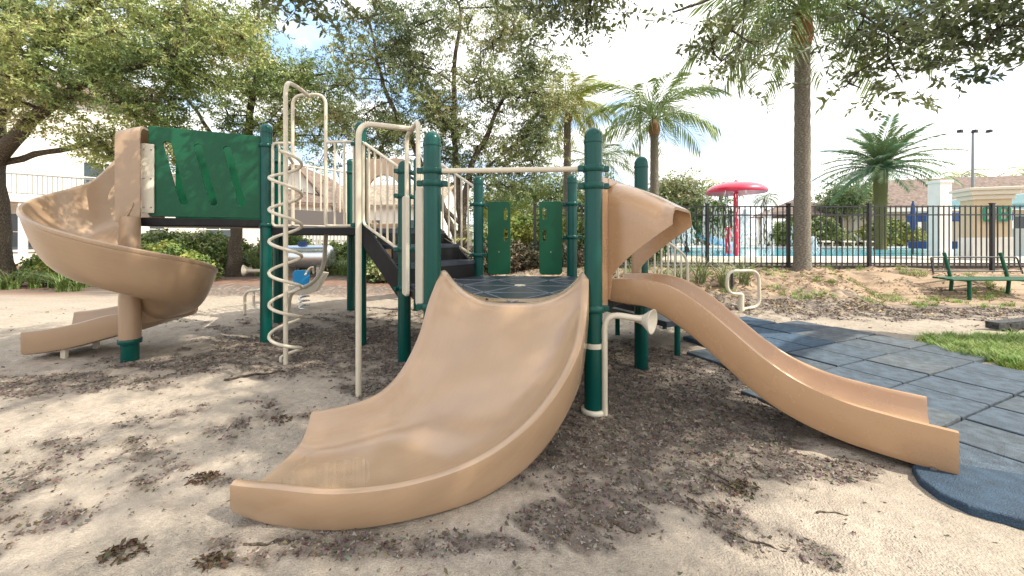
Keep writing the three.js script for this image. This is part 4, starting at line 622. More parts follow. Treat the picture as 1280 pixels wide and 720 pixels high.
function palm({ label, x, d, y0 = 0, h, r0, r1, n, len, geoArgs, mat, group: grp, lean = 0, up = 0.75, down = -0.55, boot = 0, seed = 3, bark = M.barkPalm, name = 'palm_tree' }) {
  const R = rng(seed), t = tag(group(name, scene, P(x, d, y0)), label, 'palm', grp); const v = []; for (let k = 0; k <= 40; k++) { const q = k / 40; v.push(new THREE.Vector3(lean * q * q, h * q, 0)); }
  if (h > 0.3) mesh('trunk', tubeAlong(v, v.map((_, k) => lerp(r0, r1, k / 40) * (1 + 0.35 * Math.exp(-k * 0.7)) * (1 + 0.025 * (k % 2) + 0.03 * n2(k * 0.7, seed))), 18), bark, t);
  if (boot) mesh('crown_shaft', tubeAlong([0, 0.3, 0.7, 1].map(q => new THREE.Vector3(lean, h - 0.1 + boot * q, 0)), [r1 * 1.15, r1 * 1.5, r1 * 1.25, r1 * 0.5], 12), M.boot, t);
  const gs = [0, 1, 2].map(k => frondGeo(len * (0.9 + 0.1 * k), ...geoArgs, seed + k));
  for (let k = 0; k < n; k++) { const f = mesh('frond', gs[k % 3], mat, t); f.position.set(lean, h + boot * 0.8, 0); const q = (k + 0.5) / n; f.rotation.set(-lerp(up, down, Math.pow(q, 0.9)) - 0.1 * (R() - 0.5), k * 2.39996 + 0.4 * R(), (R() - 0.5) * 0.5, 'YXZ'); f.scale.setScalar(0.88 + 0.2 * R()); }
  return t;
}
palm({ label: 'tall palm with smooth grey trunk standing in front of the iron fence', x: 6.32, d: 8.36, y0: 0.40, h: 5.1, r0: 0.155, r1: 0.14, n: 34, len: 2.3, geoArgs: [0.35, 0.75, 46, 0.62, 0.03, 0.75], mat: L.palm, boot: 0.75, seed: 41, up: 1.15, down: -0.45 });
palm({ label: 'green feathery palm with brown crown shaft behind the straight slide hood', x: 4.45, d: 12.0, y0: 0.3, h: 4.2, r0: 0.14, r1: 0.12, n: 20, len: 2.1, geoArgs: [0.42, 0.72, 42, 0.62, 0.032, 0.75], mat: L.palm, boot: 0.5, seed: 43, up: 0.95, down: -0.25 });
palm({ label: 'tall thin trunked palm with yellowish crown behind the back panels', x: 1.9, d: 13.2, y0: 0, h: 5.3, r0: 0.15, r1: 0.12, n: 26, len: 1.7, geoArgs: [0.45, 0.9, 34, 0.5, 0.035, 0.9], mat: L.palmY, boot: 0.3, seed: 45, up: 1.2, down: -0.4 });
palm({ label: 'round headed date palm rising before the clubhouse roof', x: 21.3, d: 22.2, y0: 0.55, h: 4.6, r0: 0.24, r1: 0.33, n: 60, len: 3.0, geoArgs: [0.3, 0.5, 44, 0.5, 0.06, 0.3], mat: L.palmB, seed: 47, up: 1.3, down: -0.35, bark: std(0.45, 0.40, 0.13, 0.95, { map: rep(T.bark, 3), bumpMap: T.bark, bumpScale: 0.06 }) });
palm({ label: 'pale palm drooping behind the tall thin palm', x: 3.35, d: 15.5, y0: 0.2, h: 4.0, r0: 0.12, r1: 0.1, n: 15, len: 1.9, geoArgs: [0.4, 0.8, 34, 0.5, 0.03, 0.7], mat: L.palmB, seed: 49, up: 0.8, down: -0.2 });
palm({ label: 'small far palm whose top shows left above the red umbrella', x: 16.3, d: 30, y0: 0.5, h: 4.3, r0: 0.16, r1: 0.14, n: 12, len: 1.7, geoArgs: [0.45, 0.7, 24, 0.5, 0.06, 0.5], mat: L.palmY, seed: 51, up: 0.9, down: 0 });
palm({ label: 'small far palm right of the red umbrella', x: 22.4, d: 34, y0: 0.5, h: 4.2, r0: 0.16, r1: 0.13, n: 10, len: 1.2, geoArgs: [0.45, 0.8, 20, 0.4, 0.06, 0.5], mat: L.palmB, seed: 53, up: 0.7, down: -0.4 });
palm({ label: 'far palm showing over the clubhouse ridge', x: 42, d: 36, y0: 0.5, h: 6.3, r0: 0.2, r1: 0.16, n: 12, len: 2.0, geoArgs: [0.45, 0.8, 22, 0.5, 0.07, 0.5], mat: L.palmY, seed: 55, up: 0.8, down: -0.3 });
palm({ label: 'far palm at the end of the clubhouse ridge', x: 49.5, d: 37, y0: 0.5, h: 6.8, r0: 0.2, r1: 0.16, n: 12, len: 2.3, geoArgs: [0.45, 0.8, 22, 0.5, 0.07, 0.5], mat: L.palmY, seed: 56, up: 0.8, down: -0.3 });
// low feathery palms behind the back panels
[[-0.3, 10.6, 1.7, L.palmY, 'yellow green feathery clump palm left of the gap between the back panels', 61], [0.95, 11.2, 1.6, L.palmY, 'yellow feathery clump palm seen over the right back panel', 62], [2.9, 11.0, 1.5, L.palm, 'dark feathery clump palm beside the hood of the straight slide', 63], [0.2, 12.4, 2.2, L.palm, 'taller green clump palm behind the yellow ones', 64]].forEach(([x, d, len, mat, label, seed]) => palm({ name: 'clump_palm', label, x, d, y0: bank(x, d) - 0.05, h: 0.15, r0: 0.05, r1: 0.05, n: 26, len, geoArgs: [0.75, 0.55, 26, 0.42, 0.03, 0.4], mat, seed, up: 1.15, down: 0.2, group: 'clump palms behind the lower deck' }));

// hedges and shrubs
const SHRUB = [sprig(71, 12, 0.22, 0.075, 0.04, 1.1), sprig(72, 12, 0.22, 0.075, 0.04, 1.1)];
function shrub(name, label, x0, x1, d0, d1, y0, y1, n, tones, seed, scale = 1, cat = 'hedge', round = 0.3, grp) {
  const R = rng(seed), t = tag(group(name, scene, P((x0 + x1) / 2, (d0 + d1) / 2, y0)), label, cat, grp), li = SHRUB.map(() => []), o = t.position; const cx = (x0 + x1) / 2, hx = (x1 - x0) / 2;
  for (let k = 0; k < n; k++) { const x = lerp(x0, x1, R()), d = lerp(d0, d1, R()), end = 1 - round * Math.pow(Math.abs((x - cx) / hx), 3) - round * Math.pow(Math.abs((d - (d0 + d1) / 2) / ((d1 - d0) / 2)), 3); const H = (y1 - y0) * (0.85 + 0.28 * fbm(x * 1.6 + seed, d * 1.6, 3)) * end, y = y0 + H * Math.pow(R(), 0.55); const z = n3(x * 1.3, y * 1.3, d + seed), tn = tones[Math.min(tones.length - 1, Math.floor(clamp(0.5 + 0.45 * z + 0.3 * (R() - 0.5)) * tones.length))], w = 0.8 + 0.4 * R();
    li[k % 2].push([new THREE.Vector3(x - o.x, y - o.y, -d - o.z), new THREE.Euler(-0.9 + (R() - 0.5) * 1.6, R() * 6.28, R() * 6.28, 'YXZ'), scale * (0.7 + 0.6 * R()), col(tn[0] * w, tn[1] * w, tn[2] * w)]); }
  const st = []; for (let k = 0; k < Math.max(3, (x1 - x0) * 2.5); k++) { const x = lerp(x0, x1, R() * 0.9 + 0.05), d = lerp(d0, d1, 0.3 + 0.4 * R()); st.push(tubeAlong([new THREE.Vector3(x - o.x, -0.05, -d - o.z), new THREE.Vector3(x - o.x + 0.1 * (R() - 0.5), (y1 - y0) * 0.4, -d - o.z), new THREE.Vector3(x - o.x + 0.4 * (R() - 0.5), (y1 - y0) * 0.7, -d - o.z + 0.3 * (R() - 0.5))], [0.025, 0.018, 0.008], 5)); }
  mesh('stems', mergeGeometries(st), M.barkBrown, t); SHRUB.forEach((g, i) => { scatter('foliage', g, L.hedge, li[i], t).userData.kind = 'stuff'; }); return t;
}
const HT = [[0.07, 0.12, 0.03], [0.12, 0.18, 0.04], [0.18, 0.24, 0.06], [0.28, 0.30, 0.13]], YT = [[0.10, 0.16, 0.03], [0.17, 0.24, 0.04], [0.26, 0.30, 0.05], [0.32, 0.32, 0.07]], BT = [[0.06, 0.07, 0.03], [0.13, 0.11, 0.06], [0.2, 0.15, 0.09]];
shrub('hedge', 'clipped green hedge running behind the spiral slide', -13.2, -8.95, 12.3, 13.5, 0, 1.36, 5200, HT, 81, 1.25);
shrub('hedge', 'short hedge section right of the slim oak trunk', -8.5, -6.9, 12.6, 13.6, 0, 1.3, 1900, HT, 82, 1.25);
shrub('hedge', 'low hedge behind the silver tank', -6.9, -2.6, 13.2, 14.2, 0, 1.05, 3600, HT, 83, 1.25);
shrub('shrub', 'loose bright green shrub beside the great oak', -12.6, -8.4, 9.6, 11.0, 0, 1.05, 4600, YT, 84, 1.15, 'shrub', 0.5);
shrub('shrub', 'bright yellow green shrub in the gap between the back panels', -0.8, 2.4, 9.3, 10.3, 0.45, 1.75, 2600, YT, 85, 1.2, 'shrub', 0.5);
shrub('shrub', 'brown twiggy shrub below the bright shrub behind the deck', -1.4, 2.0, 8.5, 9.2, 0.35, 1.0, 2000, BT, 86, 1.1, 'shrub', 0.4);
shrub('shrub', 'dark leafy shrub at the left end of the stairs', -4.0, -2.0, 10.2, 11.2, 0, 0.75, 1300, HT, 87, 1.2, 'shrub', 0.5);
shrub('shrub', 'green shrub growing behind the front right post', 2.2, 3.8, 9.6, 10.6, 0.5, 2.2, 1700, HT, 88, 1.3, 'shrub', 0.5);
shrub('shrub', 'round shrub beside the loungers on the far pool side', 24.0, 27.6, 25.5, 27.2, 0.6, 2.3, 1500, YT, 89, 2.2, 'shrub', 0.6);
shrub('shrub', 'leafy shrub growing below the date palm', 18.3, 22.8, 26, 27.5, 0.6, 2.6, 1500, HT, 90, 2.4, 'shrub', 0.5);
shrub('hedge', 'long green hedge along the far side of the pool', 9, 18, 30, 31.5, 0.5, 2.1, 1900, HT, 91, 2.6);
tree({ name: 'small_tree', label: 'bushy tree beyond the fence left of the red umbrella', seed: 26, tones: [...HT, [0.2, 0.17, 0.06]], per: 26, scale: 1.9, rough: 0.9, limbs: [[[[8.3, 18.2, 0.3], [8.3, 18.2, 1.4], [8.2, 18.2, 2.6]], 0.12, 0.05], [[[8.3, 18.2, 1.2], [9, 18.2, 2.2], [9.3, 18.2, 2.6]], 0.07, 0.03]], crowns: [[8.0, 18.2, 3.0, 1.2, 1, 1.0, 26], [9.2, 18.2, 2.3, 1.0, 0.9, 0.75, 18], [7.4, 18.3, 2.3, 0.9, 0.8, 0.9, 12]] });
tree({ name: 'small_tree', label: 'loose leafy tree left of the date palm crown', seed: 27, tones: HT, per: 16, scale: 2.6, rough: 1.0, limbs: [[[[24, 28, 0.5], [24, 28, 2], [23.8, 28, 3.5]], 0.14, 0.06]], crowns: [[24.0, 28, 4.3, 1.8, 1.2, 1.0, 18], [25.5, 28, 4.2, 1.4, 1, 1.0, 12]] });
tree({ name: 'small_tree', label: 'dark tree in the distance behind the yellow clump palms', seed: 28, tones: HT, per: 20, scale: 2.2, rough: 1.0, limbs: [[[[2.2, 19, 0], [2.2, 19, 2], [2.2, 19, 3.5]], 0.14, 0.06]], crowns: [[1.4, 19, 3.2, 2.2, 1.2, 1.0, 26], [4.4, 19, 2.9, 1.6, 1.2, 1.0, 18], [-0.9, 19.5, 2.9, 1.4, 1.2, 0.9, 12]] });

// ------------------------------------------------------------------ iron fence
{
  const f = tag(group('iron_fence', scene, P(0.52, 8.62, 0)), 'black iron picket fence between the dirt bank and the pool', 'fence'); f.position.set(0, 0, 0);
  const xs = [0.52, 2.42, 4.4, 6.2, 7.98, 10.66, 12.6, 14.5], D = x => 8.62 - 0.02 * (x - 6), yb = x => 0.505;
  const pg = box(0.065, 1.62, 0.065, 0, 0.66, 0, 0.006), kg = box(0.018, 1.34, 0.018, 0, 0.76, 0), cg = box(0.08, 0.02, 0.08, 0, 1.475, 0, 0.004);
  xs.forEach(x => { const p = mesh('post', pg, M.iron, f); p.position.set(x, yb(x), -D(x)); mesh('post_cap', cg, M.iron, p); });
  for (let i = 0; i < xs.length - 1; i++) { const a = xs[i], b = xs[i + 1]; for (const y of [0.14, 1.22, 1.41]) mesh('rail', bar(P(a, D(a), yb(a) + y), P(b, D(b), yb(b) + y), 0.028, 0.028), M.iron, f);
    const n = Math.round((b - a) / 0.118); for (let k = 1; k < n; k++) { const x = lerp(a, b, k / n), m = mesh('picket', kg, M.iron, f); m.position.set(x, yb(x), -D(x)); } }
  const k = tag(mesh('retaining_kerb', box(15.4, 0.5, 0.12, 8.0, 0.33, -8.76), std(0.07, 0.06, 0.05, 0.9)), 'dark low kerb at the foot of the iron fence', 'kerb');
}
// ------------------------------------------------------------------ pool side
const PL = 0.62;
{
  const sh = new THREE.Shape([[-1.5, 8.85], [60, 8.6], [60, 60], [-1.5, 60]].map(p => new THREE.Vector2(...p)));
  sh.holes.push(new THREE.Path([[6.0, 11.4], [30, 11.4], [30, 24.0], [6.0, 24.0]].map(p => new THREE.Vector2(...p))));
  const g = new THREE.ExtrudeGeometry(sh, { depth: 0.3, bevelEnabled: false }); g.rotateX(-Math.PI / 2); g.translate(0, PL - 0.3, 0); struct(mesh('pool_deck', boxUV(g), M.concrete)).userData.label = 'pale concrete deck around the pool';
  struct(mesh('pool_basin', box(24.4, 0.04, 13, 18, PL - 0.5, -17.7), std(0.10, 0.52, 0.72, 0.5))).userData.label = 'blue pool basin';
  const w = new THREE.PlaneGeometry(24, 12.6, 120, 64); w.rotateX(-Math.PI / 2); const p = w.attributes.position; for (let i = 0; i < p.count; i++) p.setY(i, 0.012 * fbm(p.getX(i) * 2, p.getZ(i) * 2, 3)); w.translate(18, PL - 0.07, -17.7); w.computeVertexNormals();
  struct(mesh('pool_water', w, phys(0.12, 0.52, 0.68, 0.12, { transmission: 0.35, thickness: 0 }))).userData.label = 'turquoise rippled pool water';
  struct(mesh('pool_coping', mergeGeometries([box(24.6, 0.05, 0.3, 18, PL + 0.02, -11.3), box(24.6, 0.05, 0.3, 18, PL + 0.02, -24.1)]), M.white)).userData.label = 'white coping along the pool edges';
}
{ // mushroom fountain
  const x = 7.58, d = 13.0, t = tag(group('mushroom_fountain', scene, P(x, d, PL)), 'red mushroom shaped fountain pouring water into the pool', 'fountain');
  const pr = []; for (let k = 0; k <= 14; k++) { const a = k / 14 * Math.PI / 2; pr.push(new THREE.Vector2(Math.max(0.001, 0.92 * Math.sin(a)), 2.15 + 0.34 * Math.cos(a))); } pr.push(new THREE.Vector2(0.9, 2.1), new THREE.Vector2(0.6, 2.14), new THREE.Vector2(0.1, 2.12));
  mesh('canopy', new THREE.LatheGeometry(pr, 40), M.red, t); mesh('finial', new THREE.SphereGeometry(0.06, 12, 8).translate(0, 2.5, 0), M.red, t);
  mesh('pole', new THREE.CylinderGeometry(0.075, 0.085, 2.3, 18).translate(0, 1.0, 0), M.red, t);
  const s = tag(group('spray_post', scene, P(7.25, 12.9, PL)), 'short red spray post beside the mushroom fountain pole', 'spray post'); mesh('post', new THREE.CylinderGeometry(0.08, 0.08, 0.92, 16).translate(0, 0.5, 0), M.red, s); mesh('base', new THREE.CylinderGeometry(0.14, 0.16, 0.1, 16).translate(0, 0.0, 0), M.blue, s); for (const a of [-0.09, 0.12]) mesh('nozzle', new THREE.CylinderGeometry(0.035, 0.03, 0.75, 8).translate(a, 1.3, -0.02), M.iron, s);
  const R = rng(91), li = [], drop = new THREE.CylinderGeometry(0.006, 0.009, 0.09, 5);
  for (let k = 0; k < 1000; k++) { const a = R() * 6.28, fall = Math.pow(R(), 0.7) * 2.1, r = 0.92 + 0.06 * fall + 0.05 * R(); li.push([P(x + r * Math.cos(a), d + r * Math.sin(a), PL + 2.1 - fall), new THREE.Euler(0.1 * (R() - 0.5), 0, 0.1 * (R() - 0.5)), 0.5 + 0.9 * R(), col(0.9, 0.93, 0.95)]); }
  for (const [jx, jd, h, n, w] of [[9.4, 15.5, 1.7, 900, 0.5], [8.6, 14.6, 1.3, 600, 0.4], [10.8, 14.5, 1.6, 700, 0.25], [9.9, 12.6, 0.6, 260, 0.12], [5.9, 14.2, 1.6, 500, 0.2], [7.2, 15.8, 1.5, 600, 0.5]]) for (let k = 0; k < n; k++) { const y = h * Math.sqrt(R()), q = w * (1 - y / h) + 0.05; li.push([P(jx + q * (R() * 2 - 1), jd + q * (R() * 2 - 1), PL + y), new THREE.Euler(0.5 * (R() - 0.5), 0, 0.5 * (R() - 0.5)), 0.5 + 1.1 * R(), col(0.9, 0.93, 0.95)]); }
  stuff(scatter('water_spray', drop, phys(1, 1, 1, 0.15, { transmission: 0.4, thickness: 0 }), li)).userData.label = 'falling water drops and jets in the splash pool';
  // blue tiled feature wall with slides far behind the spray
  const fw = tag(group('water_slide', scene, P(9.2, 19, PL)), 'pale blue water play slide behind the falling spray', 'water slide');
  const st = [[-2.4, 1.9], [-1.6, 1.7], [-0.6, 1.1], [0.5, 0.5], [1.6, 0.15]].map(([a, y]) => ({ l: new THREE.Vector3(a, y, 0.3), r: new THREE.Vector3(a, y, -0.3), hl: 0.2, hr: 0.2, tb: 0.06 })); mesh('chute', trough(st, 30, 0.04, 4), std(0.25, 0.5, 0.75, 0.4), fw); for (const a of [-2.2, -1.2]) mesh('leg', new THREE.CylinderGeometry(0.07, 0.07, 2.2, 10).translate(a, 0.6, 0), M.white, fw);
}
{ // loungers on the far side
  const mk = () => { const g = new THREE.Group(); const sh = new THREE.Shape([[0, 0.3], [1.2, 0.34], [1.75, 0.85], [1.68, 0.9], [1.15, 0.42], [0, 0.37]].map(p => new THREE.Vector2(...p))); const b = mesh('bed', extrude(sh, 0.62, 0.01), M.white, g); for (const [x, z] of [[0.15, 0.05], [0.15, 0.57], [1.25, 0.05], [1.25, 0.57]]) mesh('leg', box(0.05, 0.36, 0.05, x, 0.16, z), M.white, g); return g; };
  const p = mk(); [[20.4, 25.2], [21.9, 25.3], [23.2, 25.2], [18.9, 25.4]].forEach(([x, d]) => { const c = p.clone(); c.name = numbered('pool_lounger'); c.position.copy(P(x, d, PL)); c.rotation.y = 1.2; scene.add(c); tag(c, 'white pool lounger with raised back on the far pool side', 'lounger', 'loungers beyond the pool'); });
}
{ // clubhouse
  const c = tag(group('clubhouse', scene, P(33.5, 27.6, PL)), 'low cream clubhouse with a long brown shingle roof beyond the pool', 'building'); c.rotation.y = -0.30;
  mesh('wall', box(34, 2.7, 10, 9, 1.35, -5), M.cream, c);
  const W = 37, Dp = 13, e = 2.75, rg = 5.6, x0 = -9.5, z0 = 1.4; const V = [[x0, e, z0], [x0 + W, e, z0], [x0 + W, e, z0 - Dp], [x0, e, z0 - Dp], [x0 + 6.5, rg, z0 - Dp / 2], [x0 + W - 6.5, rg, z0 - Dp / 2]]; const tri = [[0, 1, 5], [0, 5, 4], [1, 2, 5], [2, 3, 4], [2, 4, 5], [3, 0, 4]]; const pos = [], uv = []; tri.forEach(t => t.forEach(i => { pos.push(...V[i]); uv.push(V[i][0] + (t.length === 3 && (t[0] === 1 || t[0] === 3) ? V[i][2] : 0), V[i][1] * 2.2); })); const g = new THREE.BufferGeometry(); g.setAttribute('position', new THREE.Float32BufferAttribute(pos, 3)); g.setAttribute('uv', new THREE.Float32BufferAttribute(uv, 2)); g.computeVertexNormals(); const rf = mesh('roof', g, M.roof, c);
  mesh('fascia', mergeGeometries([box(W, 0.25, 0.12, x0 + W / 2, e - 0.13, z0), box(0.12, 0.25, Dp, x0, e - 0.13, z0 - Dp / 2)]), M.white, rf); mesh('soffit', box(W - 0.2, 0.05, Dp - 0.2, x0 + W / 2, e - 0.06, z0 - Dp / 2), M.white, rf);
  for (const x of [-2.5, 4, 10]) mesh('roof_vent', box(1.5, 0.12, 0.5, x + 1.5, 4.6, -3.3).rotateX(0), std(0.12, 0.1, 0.09, 0.9), rf);
  for (const [x, w, y, h] of [[-5.2, 1.4, 1.3, 1.3], [-2.6, 1.6, 1.05, 2.1], [1.2, 3.2, 1.35, 1.5], [6, 1.6, 1.3, 1.4], [9.5, 1.6, 1.3, 1.4], [13, 1.6, 1.3, 1.4]]) { const f = mesh('window', box(w, h, 0.08, x, y, 0.03), M.glass, c); mesh('frame', mergeGeometries([box(w + 0.16, 0.08, 0.1, x, y + h / 2 + 0.04, 0.05), box(w + 0.16, 0.08, 0.1, x, y - h / 2 - 0.04, 0.05), box(0.08, h, 0.1, x - w / 2 - 0.04, y, 0.05), box(0.08, h, 0.1, x + w / 2 + 0.04, y, 0.05), box(0.05, h, 0.1, x, y, 0.05)]), std(0.35, 0.55, 0.55, 0.6), f); }
  for (const x of [-7.8, -4, -0.6, 3.4, 7.6]) mesh('porch_column', box(0.32, 2.6, 0.32, x, 1.3, 1.05), M.white, c);
}
{ // gate pillars and canopy right of the pool
  const p1 = tag(group('gate_pillar', scene, P(13.25, 11.9, PL)), 'slim square cream pillar standing taller than the iron fence', 'pillar'); mesh('shaft', box(0.36, 2.3, 0.36, 0, 1.15, 0, 0.01), M.white, p1); mesh('base', box(0.46, 0.22, 0.46, 0, 0.11, 0, 0.01), M.white, p1); mesh('capital', box(0.42, 0.08, 0.42, 0, 2.32, 0, 0.01), M.white, p1);
  const p2 = tag(group('gate_house_pillar', scene, P(12.75, 10.35, PL)), 'massive tan and white pillar with broad cornice behind the fence', 'pillar'); p2.rotation.y = -0.42;
  p2.scale.set(0.62, 0.97, 0.62); mesh('shaft', box(1.15, 1.72, 0.9, 0.0, 0.86, 0, 0.01), M.beige, p2); mesh('cornice', mergeGeometries([box(1.3, 0.12, 1.05, 0, 1.72, 0, 0.02), box(1.5, 0.12, 1.25, 0, 1.84, 0, 0.02), box(1.65, 0.08, 1.4, 0, 1.94, 0, 0.02)]), M.cream, p2); mesh('plinth', box(1.25, 0.62, 1.0, 0, 0.31, 0, 0.01), M.white, p2);
  const sg = tag(group('green_plaque', scene, P(12.66, 10.04, PL + 1.22)), 'green plaque with two outlined figures on the tan pillar', 'sign'); sg.rotation.y = -0.42; const fig = x => { const s = rrect(x - 0.12, -0.2, x + 0.12, 0.2, 0.07); s.holes.push(new THREE.Path(rrect(x - 0.055, 0.03, x + 0.055, 0.14, 0.03).getPoints(5)), new THREE.Path(rrect(x - 0.055, -0.14, x + 0.055, -0.03, 0.03).getPoints(5))); return s; }; for (const x of [-0.135, 0.135]) mesh('figure', extrude(fig(x), 0.03, 0.004), std(0.01, 0.22, 0.12, 0.5), sg);
  mesh('backing', box(0.5, 0.36, 0.02, 0, 0, -0.015), M.cream, sg);
  const cn = tag(group('pool_canopy', scene, P(17.3, 12.2, PL)), 'teal roofed shelter on slim white columns right of the tan pillar', 'shelter'); mesh('roof', box(4.6, 0.3, 3, 0.4, 1.78, 0, 0.03), std(0.45, 0.62, 0.6, 0.6), cn); for (const x of [-1.6, -0.9, 0.4, 1.8]) mesh('column', box(0.16, 1.66, 0.16, x, 0.83, 1.1), M.white, cn); mesh('counter', box(3, 0.9, 0.5, 0.5, 0.45, -0.5), M.white, cn); mesh('blue_panel', box(0.5, 0.35, 0.05, -0.4, 1.2, 1.25), M.navy, cn);
  const um = (x, d, lab) => { const u = tag(group('folded_umbrella', scene, P(x, d, PL)), lab, 'umbrella'); mesh('pole', new THREE.CylinderGeometry(0.025, 0.025, 1.9, 8).translate(0, 0.95, 0), M.iron, u); mesh('cover', new THREE.LatheGeometry([[0.03, 1.85], [0.06, 1.7], [0.085, 1.2], [0.065, 0.9], [0.02, 0.85]].map(p => new THREE.Vector2(...p)), 10), M.navy, u); };
  um(14.2, 13.6, 'folded dark blue umbrella left of the slim cream pillar'); 
  for (const [x, d, w] of [[17.6, 16, 1.4], [19.2, 15.6, 1.2]]) { const k = tag(group('blue_awning_seat', scene, P(x, d, PL)), w > 1.3 ? 'blue canvas cabana left of the tan pillar' : 'smaller blue canvas cabana near the tan pillar', 'cabana'); mesh('awning', box(w, 0.35, 0.9, 0, 1.45, 0, 0.03), M.navy, k); mesh('seat', box(w, 0.3, 0.8, 0, 0.3, 0, 0.03), M.navy, k); for (const a of [-w / 2, w / 2]) mesh('post', box(0.05, 1.5, 0.05, a, 0.75, 0.4), M.white, k); }
  const lp = tag(group('light_pole', scene, P(30.0, 25, PL)), 'tall grey light pole with three lamp heads above the clubhouse roof', 'lamp post'); mesh('pole', new THREE.CylinderGeometry(0.06, 0.1, 7.6, 10).translate(0, 3.8, 0), std(0.2, 0.2, 0.2, 0.5), lp); mesh('cross_arm', box(1.9, 0.035, 0.035, 0, 7.45, 0), M.iron, lp); for (const a of [-0.95, 0, 0.95]) mesh('lamp_head', box(0.2, 0.2, 0.26, a, 7.52, 0.1, 0.04).rotateX(0), M.iron, lp);
  const lp2 = tag(group('slim_pole', scene, P(5.0, 15, 0.4)), 'slim dark pole beside the green feathery palm', 'pole'); mesh('pole', new THREE.CylinderGeometry(0.035, 0.045, 6.1, 8).translate(0, 3.05, 0), std(0.12, 0.12, 0.12, 0.6), lp2); mesh('pole_cap', new THREE.SphereGeometry(0.06, 8, 6).translate(0, 6.1, 0), M.iron, lp2);
}
{ // pavilion roof behind the palm trunk
  const t = tag(group('pavilion', scene, P(22.3, 30, PL)), 'small pavilion with brown hipped roof behind the tall palm trunk', 'building'); mesh('roof', new THREE.ConeGeometry(3.4, 1.5, 4, 1).rotateY(Math.PI / 4).translate(0, 3.0, 0), M.roof, t); for (const [x, z] of [[-1.8, -1.8], [1.8, -1.8], [-1.8, 1.8], [1.8, 1.8]]) mesh('column', box(0.25, 2.3, 0.25, x, 1.15, z), M.white, t);
}
// ------------------------------------------------------------------ houses on the left
function house(label, x, d, turn, w, dep, eave, ridge, opts = {}) {
  const h = tag(group('house', scene, P(x, d, 0)), label, 'building'); h.rotation.y = turn; const wall = opts.wall || M.white; mesh('wall', box(w, eave, dep, 0, eave / 2, 0), wall, h);
  const gab = opts.front ? 1 : 0; const s = gab ? w : dep, l = gab ? dep : w; const sh = new THREE.Shape([[-s / 2 - 0.35, eave - 0.1], [0, ridge], [s / 2 + 0.35, eave - 0.1], [s / 2 + 0.35, eave + 0.1], [0, ridge + 0.2], [-s / 2 - 0.35, eave + 0.1]].map(p => new THREE.Vector2(...p))); const rg = new THREE.ExtrudeGeometry(sh, { depth: l + 0.7, bevelEnabled: false }); rg.translate(0, 0, -l / 2 - 0.35); if (!gab) rg.rotateY(Math.PI / 2); const rf = mesh('roof', boxUV(rg), opts.roof || M.roof, h);
  const gs = new THREE.Shape([[-s / 2, eave], [s / 2, eave], [0, ridge]].map(p => new THREE.Vector2(...p))); for (const e of [-1, 1]) { const gg = new THREE.ExtrudeGeometry(gs, { depth: 0.1, bevelEnabled: false }); gg.translate(0, 0, e * (l / 2 - 0.05) - 0.05); if (!gab) gg.rotateY(Math.PI / 2); mesh('gable', gg, wall, h); }
  for (const [wx, wy, ww, wh] of opts.windows || []) { const q = mesh('window', box(ww, wh, 0.06, wx, wy, dep / 2 + 0.02), M.glass, h); mesh('frame', mergeGeometries([box(ww + 0.16, 0.09, 0.09, wx, wy + wh / 2 + 0.04, dep / 2 + 0.04), box(ww + 0.16, 0.09, 0.09, wx, wy - wh / 2 - 0.04, dep / 2 + 0.04), box(0.08, wh, 0.09, wx - ww / 2 - 0.04, wy, dep / 2 + 0.04), box(0.08, wh, 0.09, wx + ww / 2 + 0.04, wy, dep / 2 + 0.04), box(0.04, wh, 0.08, wx, wy, dep / 2 + 0.04), box(ww, 0.04, 0.08, wx, wy + 0.005, dep / 2 + 0.045)]), M.white, q); }
  return h;
}
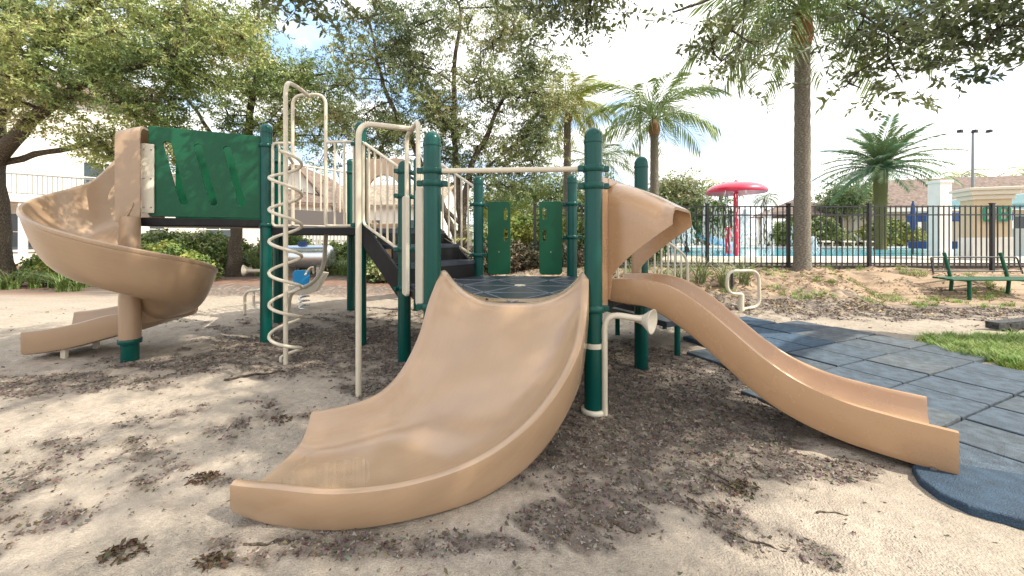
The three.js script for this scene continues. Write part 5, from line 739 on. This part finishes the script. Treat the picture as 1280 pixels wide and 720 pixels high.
{
  const wide = std(0.74, 0.72, 0.68, 0.8, { map: rep(T.stain, 0.3) });
  const b = house('white house with a railed balcony behind the great oak', -26, 21, 0.75, 9, 8, 8.2, 10.4, { wall: wide, windows: [[-2.5, 1.5, 1.6, 1.7], [0.6, 1.5, 1.6, 1.7], [-2.5, 4.3, 1.5, 1.5], [2.8, 4.3, 1.4, 1.5]] });
  mesh('balcony_slab', box(6, 0.25, 1.6, 0.4, 2.95, 4.9), wide, b); const rl = mesh('balcony_rail', mergeGeometries([box(6, 0.07, 0.07, 0.4, 4.05, 5.65), box(6, 0.05, 0.05, 0.4, 3.2, 5.65)]), M.bolt, b); for (let k = 0; k <= 40; k++) mesh('baluster', box(0.03, 0.9, 0.03, -2.55 + k * 0.147, 3.62, 5.65), M.bolt, rl); for (const x of [-2.4, 0.4, 3.2]) mesh('balcony_column', box(0.25, 2.9, 0.25, x, 1.45, 5.5), wide, b);
  house('long white house with shuttered windows beyond the hedge', -20, 26, 0.45, 14, 8, 3.4, 5.2, { wall: wide, windows: [[-5, 1.7, 1.3, 1.5], [-2.2, 1.7, 1.3, 1.5], [1, 1.7, 1.3, 1.5], [4.2, 1.7, 1.3, 1.5]] });
  const g = house('white gabled house with tan roof beyond the spiral climber', -15.2, 30, 0.12, 4.6, 8, 3.2, 6.1, { wall: wide, front: true, windows: [[0, 3.9, 1.0, 1.2], [-1.2, 1.6, 1.2, 1.4], [1.2, 1.6, 1.2, 1.4]] }); 
  house('broad tan roofed house right of the white gable', -10.2, 33, -0.1, 10, 8, 3.6, 5.6, { wall: wide, roof: std(0.45, 0.36, 0.27, 0.9, { map: rep(T.shingle, 0.35) }), windows: [[-3, 1.8, 1.4, 1.5], [0, 1.8, 1.4, 1.5], [3, 1.8, 1.4, 1.5]] });
  // white picket fence
  const f = tag(group('white_picket_fence', scene, P(-5.2, 14.9, 0)), 'white picket fence behind the silver tank and low hedge', 'fence'); const pk = (() => { const s = new THREE.Shape([[-0.04, 0], [0.04, 0], [0.04, 1.32], [0, 1.4], [-0.04, 1.32]].map(p => new THREE.Vector2(...p))); return new THREE.ExtrudeGeometry(s, { depth: 0.02, bevelEnabled: false }); })();
  for (let k = 0; k < 60; k++) { const m = mesh('picket', pk, M.white, f); m.position.set(-4.4 + k * 0.135, 0.05, 0); } for (const y of [0.35, 1.1]) mesh('rail', box(8.1, 0.08, 0.04, -0.4, y, -0.025), M.white, f); for (const x of [-4.45, -2.4, -0.4, 1.6, 3.6]) mesh('post', box(0.12, 1.5, 0.12, x, 0.72, -0.12), M.white, f);
}

renderer.render(scene, camera);
